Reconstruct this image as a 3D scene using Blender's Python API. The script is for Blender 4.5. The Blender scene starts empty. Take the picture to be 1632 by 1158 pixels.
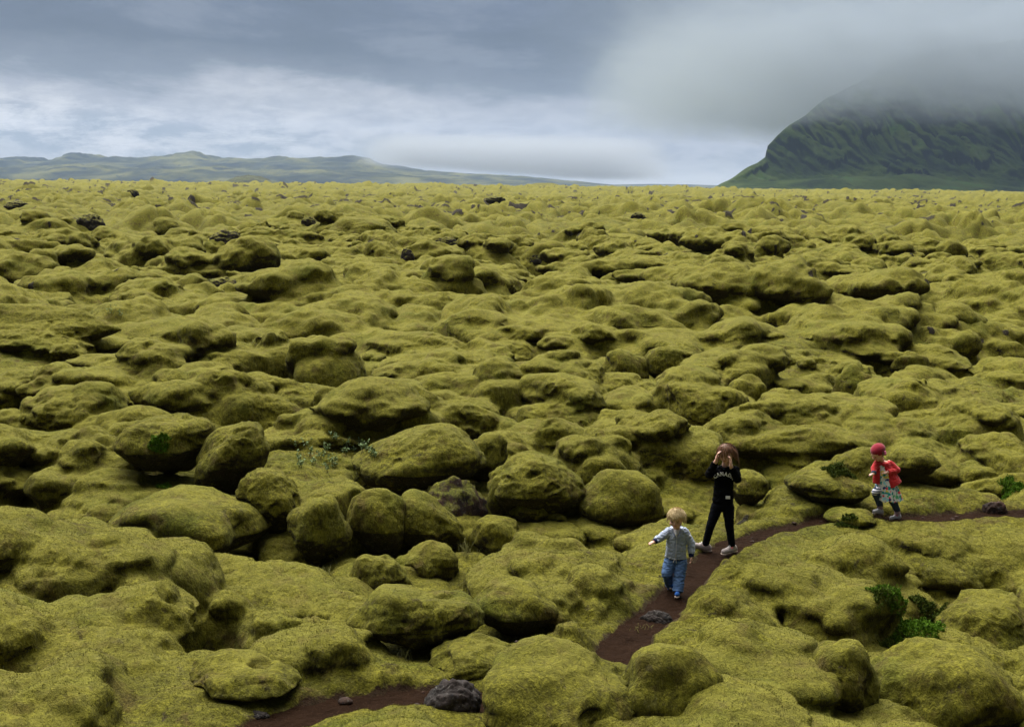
import bpy, bmesh, math, random
import numpy as np
from mathutils import Vector, Matrix, noise as mnoise

random.seed(7)
CLOUDS = True; HAZE = True
SC = bpy.context.scene
COL = SC.collection

# ------------------------------------------------------------------ camera
FPX = 1900.0; W0 = 1632.0; H0 = 1158.0; CAM_H = 4.5
PITCH = math.atan((H0/2 - 297.0)/FPX); ROLL = math.atan(19.0/1632.0)
_f = Vector((0, math.cos(PITCH), -math.sin(PITCH)))
_r0 = Vector((1, 0, 0)); _u0 = Vector((0, math.sin(PITCH), math.cos(PITCH)))
_r = (_r0*math.cos(ROLL) + _u0*math.sin(ROLL)); _u = (_u0*math.cos(ROLL) - _r0*math.sin(ROLL))
CAM = Vector((0, 0, CAM_H))
cam_d = bpy.data.cameras.new('camera'); cam = bpy.data.objects.new('camera', cam_d); COL.objects.link(cam)
cam.matrix_world = Matrix(((_r.x, _u.x, -_f.x, 0), (_r.y, _u.y, -_f.y, 0), (_r.z, _u.z, -_f.z, CAM_H), (0, 0, 0, 1)))
cam_d.sensor_width = 36; cam_d.lens = FPX/W0*36; cam_d.clip_start = 0.1; cam_d.clip_end = 60000
SC.camera = cam
SC.view_settings.view_transform = 'Standard'; SC.view_settings.look = 'None'
SC.view_settings.exposure = EXPO = 0.0; SC.view_settings.gamma = 1.0
SC.render.engine = 'CYCLES'
SC.cycles.max_bounces = 6; SC.cycles.diffuse_bounces = 3; SC.cycles.glossy_bounces = 2
SC.cycles.volume_bounces = 2; SC.cycles.transparent_max_bounces = 8
SC.cycles.volume_step_rate = 1.0; SC.cycles.volume_max_steps = 128

def ray(px, py):
    d = _f*FPX + _r*(px - W0/2) - _u*(py - H0/2)
    return d.normalized()
def at(px, py, z=0.0):
    d = ray(px, py); t = (z - CAM_H)/d.z
    return CAM + d*t

# ------------------------------------------------------------------ node helpers
class NT:
    def __init__(self, tree): self.t = tree; self.n = tree.nodes; self.l = tree.links; self.n.clear()
    def new(self, typ, **kw):
        nd = self.n.new(typ)
        for k, v in kw.items():
            if k.startswith('i_'): nd.inputs[k[2:].replace('_', ' ')].default_value = v
            else: setattr(nd, k, v)
        return nd
    def link(self, a, b): self.l.new(a, b)
    def noise(self, vec, scale, detail=3, rough=0.55, dist=0.0):
        nd = self.new('ShaderNodeTexNoise'); nd.inputs['Scale'].default_value = scale
        nd.inputs['Detail'].default_value = detail; nd.inputs['Roughness'].default_value = rough
        nd.inputs['Distortion'].default_value = dist
        if vec is not None: self.link(vec, nd.inputs['Vector'])
        return nd.outputs['Fac']
    def ramp(self, fac, stops):
        nd = self.new('ShaderNodeValToRGB'); cr = nd.color_ramp
        while len(cr.elements) > 1: cr.elements.remove(cr.elements[-1])
        first = True
        for p, c in stops:
            if not isinstance(c, (tuple, list)): c = (c, c, c)
            if first: e = cr.elements[0]; e.position = p; first = False
            else: e = cr.elements.new(p)
            e.color = (*c, 1)
        self.link(fac, nd.inputs['Fac']); return nd.outputs['Color']
    def val(self, x, sock):
        if isinstance(x, (int, float)): sock.default_value = x
        else: self.link(x, sock)
    def math(self, op, a, b=0.5, c=None, clamp=False):
        nd = self.new('ShaderNodeMath', operation=op); nd.use_clamp = clamp
        self.val(a, nd.inputs[0]); self.val(b, nd.inputs[1])
        if c is not None: self.val(c, nd.inputs[2])
        return nd.outputs[0]
    def mapr(self, v, a, b, c=0.0, d=1.0):
        nd = self.new('ShaderNodeMapRange'); nd.clamp = True
        self.link(v, nd.inputs['Value'])
        for k, q in (('From Min', a), ('From Max', b), ('To Min', c), ('To Max', d)): nd.inputs[k].default_value = q
        return nd.outputs['Result']
    def mix(self, fac, a, b, mode='MIX'):
        nd = self.new('ShaderNodeMix'); nd.data_type = 'RGBA'; nd.blend_type = mode
        self.val(fac, nd.inputs[0])
        for s, v in ((nd.inputs[6], a), (nd.inputs[7], b)):
            if isinstance(v, tuple): s.default_value = (*v, 1)
            else: self.link(v, s)
        return nd.outputs[2]
    def mapping(self, vec, scale=(1, 1, 1), loc=(0, 0, 0), rot=(0, 0, 0)):
        nd = self.new('ShaderNodeMapping'); self.link(vec, nd.inputs['Vector'])
        nd.inputs['Scale'].default_value = scale; nd.inputs['Location'].default_value = loc
        nd.inputs['Rotation'].default_value = rot; return nd.outputs['Vector']
    def pos(self): return self.new('ShaderNodeNewGeometry').outputs['Position']

def srgb(r, g, b):
    f = lambda c: (c/255/12.92 if c/255 <= 0.04045 else ((c/255+0.055)/1.055)**2.4)
    return (f(r), f(g), f(b))
def new_mat(name):
    m = bpy.data.materials.new(name); m.use_nodes = True; return m, NT(m.node_tree)
def finish(t, color, rough=0.9, bump=None, bstr=0.5, bdist=0.02, sheen=0.0, sheen_tint=(1, 1, 1), spec=0.3, normal=None, sub=0):
    b = t.new('ShaderNodeBsdfPrincipled'); o = t.new('ShaderNodeOutputMaterial')
    if isinstance(color, tuple): b.inputs['Base Color'].default_value = (*color, 1)
    else: t.link(color, b.inputs['Base Color'])
    t.val(rough, b.inputs['Roughness'])
    b.inputs['Specular IOR Level'].default_value = spec
    if sheen:
        b.inputs['Sheen Weight'].default_value = sheen; b.inputs['Sheen Roughness'].default_value = 0.5
        b.inputs['Sheen Tint'].default_value = (*sheen_tint, 1)
    if bump is not None:
        bn = t.new('ShaderNodeBump'); bn.inputs['Strength'].default_value = bstr; bn.inputs['Distance'].default_value = bdist
        t.link(bump, bn.inputs['Height']); t.link(bn.outputs[0], b.inputs['Normal'])
    t.link(b.outputs[0], o.inputs['Surface'])
    return b

# ------------------------------------------------------------------ world: overcast sky
SUN_EL, SUN_AZ = 60.0, 25.0      # azimuth measured from +Y (away from the camera) toward -X
w = bpy.data.worlds.new('World'); SC.world = w; w.use_nodes = True
t = NT(w.node_tree)
tc = t.new('ShaderNodeTexCoord'); gen = tc.outputs['Generated']
sep = t.new('ShaderNodeSeparateXYZ'); t.link(gen, sep.inputs[0])
el = t.math('ARCSINE', sep.outputs['Z']); az = t.math('ARCTAN2', sep.outputs['X'], sep.outputs['Y'])
cmb = t.new('ShaderNodeCombineXYZ'); t.link(az, cmb.inputs[0]); t.link(el, cmb.inputs[1])
v = cmb.outputs[0]
nA = t.noise(t.mapping(v, (3.2, 10, 1), (3.1, 0.7, 0)), 1.6, 7, 0.60, 0.25)
nB = t.noise(t.mapping(v, (9, 28, 1), (8.2, 2.3, 0)), 1.4, 7, 0.64, 0.2)
nC = t.noise(t.mapping(v, (13, 44, 1), (1.2, 4.3, 0)), 1.5, 7, 0.66, 0.25)
elw = t.math('ADD', el, t.math('MULTIPLY', t.math('SUBTRACT', nA, 0.5), 0.085))
elw = t.math('ADD', elw, t.math('MULTIPLY', t.math('SUBTRACT', nB, 0.5), 0.036))
elw = t.math('ADD', elw, t.math('MULTIPLY', t.math('ADD', az, 0.1), 0.035))  # the dark deck hangs lower toward the right
low = t.ramp(elw, [(0.0, srgb(196, 200, 206)), (0.012, srgb(176, 184, 193)), (0.03, srgb(170, 178, 188)), (0.05, srgb(186, 190, 199)),
                   (0.066, srgb(172, 177, 188)), (0.082, srgb(132, 141, 155)), (0.105, srgb(108, 119, 136)),
                   (0.15, srgb(114, 126, 147)), (0.2, srgb(130, 142, 158))])
bright = t.mapr(nC, 0.40, 0.62)
leftm = t.mapr(az, 0.12, -0.42)
bandm = t.math('MULTIPLY', t.mapr(elw, 0.0, 0.02), t.mapr(elw, 0.075, 0.045))
low = t.mix(t.math('MULTIPLY', t.math('MULTIPLY', bright, bandm), t.math('ADD', t.math('MULTIPLY', leftm, 0.7), 0.25)), low, srgb(232, 232, 234))
dk = t.math('MULTIPLY', t.mapr(nC, 0.5, 0.32), t.mapr(elw, 0.06, 0.04))
low = t.mix(t.math('MULTIPLY', dk, 0.45), low, srgb(142, 156, 171))
gap = t.math('MULTIPLY', t.math('MULTIPLY', t.mapr(az, 0.03, 0.1), t.mapr(az, 0.24, 0.17)), t.mapr(el, 0.024, 0.008))
low = t.mix(t.math('MULTIPLY', gap, 0.75), low, srgb(222, 226, 230))
rt = t.mapr(az, 0.0, 0.21)
upv = t.math('MULTIPLY', t.mapr(nA, .38, .62, -1, 1), t.mapr(elw, .07, .10)); low = t.mix(t.math('MULTIPLY', t.math('MAXIMUM', upv, 0.), .45), low, srgb(150, 158, 172)); low = t.mix(t.math('MULTIPLY', t.math('MAXIMUM', t.math('MULTIPLY', upv, -1.), 0.), .4), low, srgb(96, 108, 124))
low = t.mix(t.math('MULTIPLY', t.math('MULTIPLY', rt, t.mapr(el, .03, .09)), 0.85), low, srgb(152, 162, 171))
SD = Vector((-math.sin(math.radians(SUN_AZ))*math.cos(math.radians(SUN_EL)), math.cos(math.radians(SUN_AZ))*math.cos(math.radians(SUN_EL)), math.sin(math.radians(SUN_EL))))
vd = t.new('ShaderNodeVectorMath', operation='DOT_PRODUCT'); t.link(gen, vd.inputs[0]); vd.inputs[1].default_value = SD
glow = t.math('POWER', t.mapr(vd.outputs['Value'], .60, .98), 1.3)        # bright lobe added to the unseen sky, so tops catch most light
zenc = (9.8, 9.6, 9.2)
behind = t.mapr(sep.outputs['Y'], .84, .40)
low = t.mix(behind, low, (.075, .085, .105))  # unseen sky at the sides and behind, dimmed to deepen the shade
zen = t.math('MULTIPLY', glow, t.mapr(el, .20, .50))
over = t.mix(zen, low, zenc)
over = t.mix(t.mapr(el, -0.01, -0.06), over, (0.05, 0.06, 0.03))
sky = t.new('ShaderNodeTexSky', sky_type='NISHITA'); sky.sun_disc = False
sky.sun_elevation = math.radians(SUN_EL); sky.sun_rotation = math.radians(-SUN_AZ)
skyc = t.mix(1.0, sky.outputs[0], (0.08, 0.08, 0.08), 'MULTIPLY')
fin = t.mix(0.965, skyc, over)
bg = t.new('ShaderNodeBackground'); t.link(fin, bg.inputs[0]); bg.inputs[1].default_value = 1.0
o = t.new('ShaderNodeOutputWorld'); t.link(bg.outputs[0], o.inputs[0])
w.cycles.sampling_method = 'MANUAL'; w.cycles.sample_map_resolution = 512

sl = bpy.data.lights.new('sun', 'SUN'); sl.energy = 1.5; sl.angle = math.radians(16); sl.color = (1, 0.96, 0.88)
so = bpy.data.objects.new('sun', sl); COL.objects.link(so)
sd = Vector((-math.sin(math.radians(SUN_AZ))*math.cos(math.radians(SUN_EL)), math.cos(math.radians(SUN_AZ))*math.cos(math.radians(SUN_EL)), math.sin(math.radians(SUN_EL))))
so.rotation_euler = sd.to_track_quat('Z', 'Y').to_euler()

# ------------------------------------------------------------------ noise in numpy
_rng = np.random.RandomState(11)
_perm = _rng.permutation(1024).astype(np.int32); _perm2 = np.concatenate([_perm, _perm, _perm])
_g2 = _rng.rand(1024)*2*np.pi; _g2x = np.cos(_g2).astype(np.float32); _g2y = np.sin(_g2).astype(np.float32)
_g3 = _rng.randn(1024, 3); _g3 /= np.linalg.norm(_g3, axis=1)[:, None]; _g3 = _g3.astype(np.float32)
def _h2(ix, iy, s=0): return _perm2[(_perm2[(ix + s*131) & 1023] + iy) & 1023]
def perlin2(x, y, s=0):
    ix = np.floor(x).astype(np.int64); iy = np.floor(y).astype(np.int64)
    fx = (x - ix); fy = (y - iy)
    u = fx*fx*fx*(fx*(fx*6-15)+10); v = fy*fy*fy*(fy*(fy*6-15)+10)
    def g(dx, dy):
        h = _h2(ix+dx, iy+dy, s); return _g2x[h]*(fx-dx) + _g2y[h]*(fy-dy)
    return ((g(0,0)*(1-u)+g(1,0)*u)*(1-v) + (g(0,1)*(1-u)+g(1,1)*u)*v)*1.4
def fbm2(x, y, s=0, o=3):
    r = 0; a = 1; k = 1; tot = 0
    for i in range(o): r = r + a*perlin2(x*k+i*17.3, y*k-i*9.1, s+i); tot += a; a *= .5; k *= 2.03
    return r/tot
def perlin3(p, s=0):
    i = np.floor(p).astype(np.int64); f = p - i; u = f*f*f*(f*(f*6-15)+10)
    def g(dx, dy, dz):
        h = _perm2[(_h2(i[:,0]+dx, i[:,1]+dy, s) + i[:,2]+dz) & 1023]
        G = _g3[h]; return G[:,0]*(f[:,0]-dx)+G[:,1]*(f[:,1]-dy)+G[:,2]*(f[:,2]-dz)
    l = lambda a, b, t_: a + (b-a)*t_
    return l(l(l(g(0,0,0), g(1,0,0), u[:,0]), l(g(0,1,0), g(1,1,0), u[:,0]), u[:,1]),
             l(l(g(0,0,1), g(1,0,1), u[:,0]), l(g(0,1,1), g(1,1,1), u[:,0]), u[:,1]), u[:,2])*1.5
def sstep(x, a, b): q = np.clip((x-a)/(b-a), 0, 1); return q*q*(3-2*q)
def smax(a, b, k):
    h = np.clip(0.5+0.5*(a-b)/k, 0, 1); return b+(a-b)*h + k*h*(1-h)
def domes(x, y, c, s, rmin=.5, rmax=.95, pw=3.0, aniso=.35, sm=0):
    """bulging lava lobes: the tallest of the flat-topped domes sown one to a cell of size c"""
    X = x/c; Y = y/c; ix = np.floor(X).astype(np.int64); iy = np.floor(Y).astype(np.int64)
    best = np.zeros_like(x)
    for dx in (-1, 0, 1):
        for dy in (-1, 0, 1):
            h = _h2(ix+dx, iy+dy, s); h2 = _h2(iy+dy+77, ix+dx+31, s+5); h3 = _perm2[h+h2]
            sx = ix+dx+.15+.7*h/1023.; sy = iy+dy+.15+.7*h2/1023.
            r = rmin+(rmax-rmin)*h3/1023.; an = h3*6.1359e-3*7
            ca = np.cos(an); sa = np.sin(an); ex = X-sx; ey = Y-sy
            a = (ex*ca+ey*sa)/(r*(1+aniso)); b = (-ex*sa+ey*ca)/(r*(1-aniso*.5))
            d = np.clip((a*a+b*b), 0, 1)
            q = np.power(1-np.power(d, pw/2), .62)*(0.55+.45*((h2*3+h) % 1024)/1023.)
            best = np.maximum(best, q) if not sm else best+q**sm
    return best if not sm else best**(1./sm)

# ------------------------------------------------------------------ layout read off the photograph
PATH_PX = [(1760, 812), (1690, 816), (1640, 819), (1590, 820), (1540, 823), (1480, 826), (1425, 826), (1380, 823), (1335, 826), (1290, 834), (1230, 848), (1180, 863),
           (1140, 885), (1105, 915), (1078, 948), (1045, 980), (1005, 1015), (968, 1055), (935, 1092), (890, 1120), (830, 1128), (760, 1118),
           (690, 1112), (620, 1114), (560, 1124), (500, 1136), (440, 1156), (380, 1180), (300, 1215)]
PATH = np.array([[at(*p).x, at(*p).y] for p in PATH_PX])
def path_dist(x, y):
    d = np.full(x.shape, 1e9)
    for i in range(len(PATH)-1):
        a = PATH[i]; b = PATH[i+1]; ab = b-a; L = ab@ab
        tt = np.clip(((x-a[0])*ab[0]+(y-a[1])*ab[1])/L, 0, 1)
        d = np.minimum(d, np.hypot(x-a[0]-tt*ab[0], y-a[1]-tt*ab[1]))
    return d
# mounds grown into the ground: centre x, top y, front y, width (pixels of the photograph)
MOUNDS = [(150,790,872,115),(105,662,728,75),(92,713,792,125),(25,718,802,85),(110,858,985,235),(225,945,1072,185),(95,1003,1135,240),
 (530,1013,1096,115),(290,1094,1130,66),(840,874,932,110),
 (900,880,950,140),(945,905,990,110),(870,940,1010,110),(905,980,1050,100),(610,1055,1105,150),(960,832,882,125),(1270,782,824,115),
 (1325,834,852,60),(1270,845,905,190),(1250,880,960,180),(1350,905,985,160),(1300,935,1015,170),(1185,1003,1080,130),(1150,885,960,105),
 (1140,940,1005,110),(1075,1010,1050,95),(1545,787,822,95),(1605,930,985,110),(1440,840,890,150),(1560,850,900,150),
 (75,518,588,135),(345,516,562,78),(235,552,622,125),(290,592,662,108),(372,588,690,105),(430,534,624,70),(510,538,628,108),(160,598,662,155),
 (640,448,490,104),(727,434,472,52),(802,530,560,68),(697,560,634,94),(784,576,652,96),(998,523,570,88),(885,568,640,134),(898,638,678,78),
 (590,618,704,145),(1390,533,588,72),(1490,548,592,74),(1450,598,658,92),(1105,596,666,112),(1262,632,692,102),(1580,473,514,82),
 (1310,490,522,62),(1605,498,526,58),(1395,668,722,120),(1560,640,700,110),(1240,690,750,130),(1060,668,730,110),(950,690,760,110),(1590,700,765,120),
 (30,600,670,90),(180,500,545,100),(560,500,545,90),(480,470,505,90),(270,470,510,110),(90,440,480,100),(1160,560,610,90),(870,480,520,80),(1110,490,530,90)]
# hollows: x, y, radius px, depth m
PITS = [(400,965,120,.8),(285,925,85,.8),(490,940,60,.6),(372,668,52,.8),(437,610,38,.7),(610,912,60,.5),(842,828,62,.7),(715,875,60,.7),(775,517,28,.6),(1398,575,38,.7),
        (1345,632,40,.5),(1440,985,50,.4),(1300,1012,42,.4),(330,765,48,.7),(170,492,26,.5),(610,700,42,.6),(1600,440,55,.7),(930,655,34,.4),(1200,645,30,.4),(1255,960,35,.4),
        (505,870,40,.6),(560,590,40,.5),(210,640,34,.6),(120,770,40,.5),(850,570,34,.5),(1060,640,34,.5),(1500,640,40,.5),(1590,745,44,.6),(1440,745,34,.5),(150,930,40,.5),(1120,1100,36,.4)]
# free-standing boulders: x, top, bottom, width, lean, bareness of the rock, label
BOULDERS = [
 (298,788,918,250,0,.25,'broad smooth moss-covered boulder overhanging the dark hollow at the left'),
 (368,682,792,108,.35,.35,'leaning peanut-shaped mossy boulder above the broad smooth boulder at the left'),
 (432,752,832,95,-.2,.2,'knobbly mossy boulder at the right shoulder of the broad smooth boulder'),
 (268,660,762,150,0,.3,'lumpy mossy boulder with a green fern growing under it, upper left'),
 (22,942,1010,75,0,.1,'small round mossy boulder cut by the left edge of the photo'),
 (400,1053,1124,172,0,.45,'low twin-lobed mossy boulder above the dirt path at the bottom left'),
 (510,797,905,92,0,.45,'mossy boulder with a dark rocky foot, left of the tall rock-sided boulder'),
 (525,618,660,52,0,.1,'small round mossy knob beside the pale leafy plants'),
 (670,690,800,200,.1,.5,'large arched mossy boulder roofing a dark lava cave'),
 (648,679,718,62,0,.0,'small mossy lump on top of the arched boulder at its left'),
 (775,695,752,64,0,.1,'mossy lump touching the right end of the arched boulder'),
 (602,783,895,96,0,.7,'tall mossy boulder with a bare grey rock edge on its left'),
 (682,795,890,104,-.3,.25,'mossy boulder sloping down right under the dark lava cave'),
 (850,733,832,145,0,.4,'big mossy boulder overhanging a black hollow, left of the curled boulder'),
 (795,762,812,32,0,.1,'narrow upright mossy stone right of the dark lava cave'),
 (985,762,848,130,.1,.15,'curled mossy boulder left of the girl in black'),
 (845,800,840,54,0,.6,'small mossy boulder with a grey rock side in the black hollow'),
 (798,827,888,84,0,.1,'egg-shaped mossy boulder left of the wide flat one'),
 (862,837,897,142,0,.1,'wide flat mossy boulder left of the boy in the striped jacket'),
 (765,921,958,54,0,.1,'smallest round mossy ball between the head-shaped and the path boulders'),
 (676,872,948,92,.1,.15,'head-shaped mossy boulder rising in the middle of the foreground'),
 (606,892,968,92,-.2,.1,'sloping mossy body left of the head-shaped boulder'),
 (590,888,926,68,0,.1,'low mossy hump behind the sloping body left of the head-shaped boulder'),
 (665,943,1050,182,0,.3,'large round mossy boulder in the middle of the foreground'),
 (818,930,1020,128,0,.25,'rounded mossy boulder just right of the large round one'),
 (760,1030,1087,138,0,.1,'low smooth mossy boulder behind the dark rock beside the path'),
 (895,1058,1190,265,0,.1,'largest mossy mound at the bottom edge, left of the path bend'),
 (1315,753,802,122,0,.2,'long mossy boulder between the two girls, behind the path'),
 (1191,757,808,62,0,.6,'mossy boulder with a brown rock side just behind the girl in black'),
 (1355,813,848,72,0,.45,'small dark tufted boulder at the path edge left of the girl in red'),
 (1500,885,948,132,0,.2,'rounded mossy boulder behind the bright green shrubs'),
 (1568,948,1070,180,.1,.05,'tall smooth mossy dome at the right edge beside the green shrubs'),
 (1500,1040,1185,240,0,.2,'massive mossy boulder filling the bottom right corner'),
 (1338,1027,1160,112,0,.55,'tall knobbly mossy boulder with bare rock pits on its left'),
 (1275,1088,1156,78,0,.1,'small mossy ball at the foot of the tall knobbly boulder'),
 (1060,1045,1170,155,0,.15,'steep mossy mound at the bottom edge, right of the path'),
 (1200,1085,1160,110,0,.1,'mossy hump between the steep mound and the small ball at the bottom edge'),
 (997,561,600,72,0,.1,'smooth oval mossy boulder left of the dark rocky boulder'),
 (1083,550,597,92,0,.9,'dark rocky boulder with a thin moss cap in the middle distance'),
 (1190,605,655,58,0,.55,'round mossy boulder with a grey stone foot above the girl in black'),
 (1360,588,632,62,0,.7,'dark mossy rock over a black gap, above and left of the girl in red'),
 (1527,489,524,80,0,.6,'mossy boulder with a dark hollow face at the far right'),
 (1465,411,431,52,0,.4,'oval mossy boulder on the right, lower of two on the far slope'),
 (1513,387,412,46,0,.4,'oval mossy boulder on the right, upper of two on the far slope'),
 (1012,419,448,66,0,.4,'isolated oval mossy boulder on the plain right of the middle'),
 (870,389,430,76,0,.7,'dark craggy mossy boulder on the plain in the middle'),
 (582,348,376,98,0,.35,'long low mossy boulder on the distant plain'),
 (260,352,374,50,0,.3,'distant round mossy boulder on the plain at the left'),
 (437,446,471,42,0,.1,'small pale mossy boulder right of the dark flat rock'),
 (638,495,530,64,0,.1,'smooth mossy knob in the middle distance left of the black gap'),
 (1451,561,590,48,0,.1,'little round mossy knob right of the deep gap in the middle distance'),
 (1450,715,765,90,0,.3,'rounded mossy boulder right of the girl in red, above the path'),
 (1560,742,782,80,0,.15,'mossy lump near the right edge, above the path'),
]
# bare dark rocks: x, top, bottom, width, label
ROCKS = [
 (722,1083,1142,98,'dark bare lava rock beside the path at the bottom'),
 (700,772,880,170,'dark brown lava face inside the cave under the arched boulder'),
 (1048,975,998,50,'dark lava stones in the middle of the path below the boy'),
 (1585,792,822,40,'broken brown lava rock beside the path at the right edge'),
 (410,1128,1150,42,'small grey lava rock at the lower left path edge'),
 (1162,512,540,38,'small dark rock on the slope above the girl in black'),
 (710,374,394,40,'dark rock on the plain left of the craggy boulder'),
 (1017,337,349,26,'tiny dark rock alone on the distant plain'),
 (1150,368,383,20,'dark pointed rock on the plain right of the middle'),
 (1293,466,489,38,'dark crumbly rock on a mossy ridge at the right'),
 (143,338,368,50,'large dark rock on the distant plain at the left'),
 (212,298,312,20,'small dark rock near the horizon at the left'),
 (493,343,360,26,'dark angular rock on the plain left of the long low boulder'),
 (417,382,403,52,'flattened dark rock with mossy top on the left plain'),
 (354,442,459,50,'flat black rock lying on the moss at the left'),
 (28,317,331,40,'dark rock at the left edge of the distant plain'),
 (360,366,396,60,'dark craggy rock ridge on the left plain'),
 (274,384,403,36,'dark rock left of the craggy ridge'),
 (650,393,416,22,'small black rock on the plain near the middle'),
 (850,396,420,40,'black crag at the left end of the craggy boulder'),
 (790,310,322,34,'dark rock low on the horizon plain in the middle'),
 (608,486,504,26,'small black stone left of the smooth knob'),
 (920,450,464,14,'smallest black stone on the middle plain'),
]

# ------------------------------------------------------------------ terrain height
PIT_W = [(at(px, py).x, at(px, py).y, 1.15*rp*at(px, py).y/FPX, dp) for px, py, rp, dp in PITS]
def macro(x, y):
    r = np.hypot(x, y)
    x = np.asarray(x, dtype=np.float64); y = np.asarray(y, dtype=np.float64); h = .55*fbm2(x/6., y/6., 1, 2)*sstep(r, 9, 17) + 1.5*fbm2(x/24., y/24., 3, 2)*sstep(r, 20, 48) + 3.4*fbm2(x/170., y/170., 4, 2)*sstep(r, 110, 400)
    gp = fbm2(x/10.+.3, y/12.+.8, 13, 2)
    h = h + 1.85*(np.minimum(np.abs(gp)*3.3, 1)**.8-.86)*sstep(r, 11, 19)*(.35+.65*sstep(perlin2(x/21., y/21., 15), -.3, .4))
    nz_ = r < 28
    if nz_.any(): h[nz_] = h[nz_]-.60*sstep(path_dist(x[nz_], y[nz_]), 1.1, 2.8)*sstep(27-r[nz_], 0, 8)
    for cx, cy, rp, dp in PIT_W:
        q = np.sqrt(((x-cx)/1.25)**2+((y-cy)/1.7)**2)/rp+.25*perlin2(x/.7, y/.7, 5)
        h = h - 1.9*dp*sstep(1.15-q, 0, .45)
    return h
def march(px, py, hf, tmax=3000.):
    d = ray(px, py); n = 2600
    tt = np.exp(np.linspace(math.log(5.), math.log(tmax), n))
    x = CAM.x+d.x*tt; y = CAM.y+d.y*tt; z = CAM.z+d.z*tt
    H = hf(x, y); k = np.argmax(z < H)
    if z[k] >= H[k]: k = n-1
    return x[k], y[k], z[k]
def fit(px, top, bot, w, hf, ryk=.8):
    """ground contact, radii and top height of a lump whose outline the photo gives"""
    x, y, z0 = march(px, bot, hf)
    Z = y*math.cos(PITCH)+(CAM_H-z0)*math.sin(PITCH)
    rx = .5*w*Z/FPX; ry = rx*ryk
    yc = y+ry*.9; d = ray(px, top); t_ = (yc-ry*.15)/d.y; zt = CAM_H+d.z*t_
    xc = x*yc/y
    return xc, yc, rx, ry, z0, max(zt, z0+.3*rx), Z
MW = []
for i, m_ in enumerate(MOUNDS):
    xc, yc, rx, ry, z0, zt, Z = fit(*m_, macro, .95)
    MW.append((xc, yc, rx*1.08, ry*1.08, z0, zt, i))
ANCH = np.array([[a[0], a[1], a[2]] for a in MW])
def attn(x, y):
    r = np.hypot(x, y); m = np.zeros_like(x)
    near = (r < 60)
    if near.any():
        xs, ys = x[near], y[near]; mm = np.zeros_like(xs)
        for ax, ay, ar in ANCH:
            mm = np.maximum(mm, np.exp(-((xs-ax)**2+(ys-ay)**2)/(2.2*ar*ar)))
        m[near] = mm
    return 1-.62*m*sstep(60-r, 0, 30)
NEARCUT = .86
BW = []
for b_ in BOULDERS:
    px, top, bot, wd = b_[:4]
    BW.append(fit(px, top, bot, wd, macro, .85))
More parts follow.
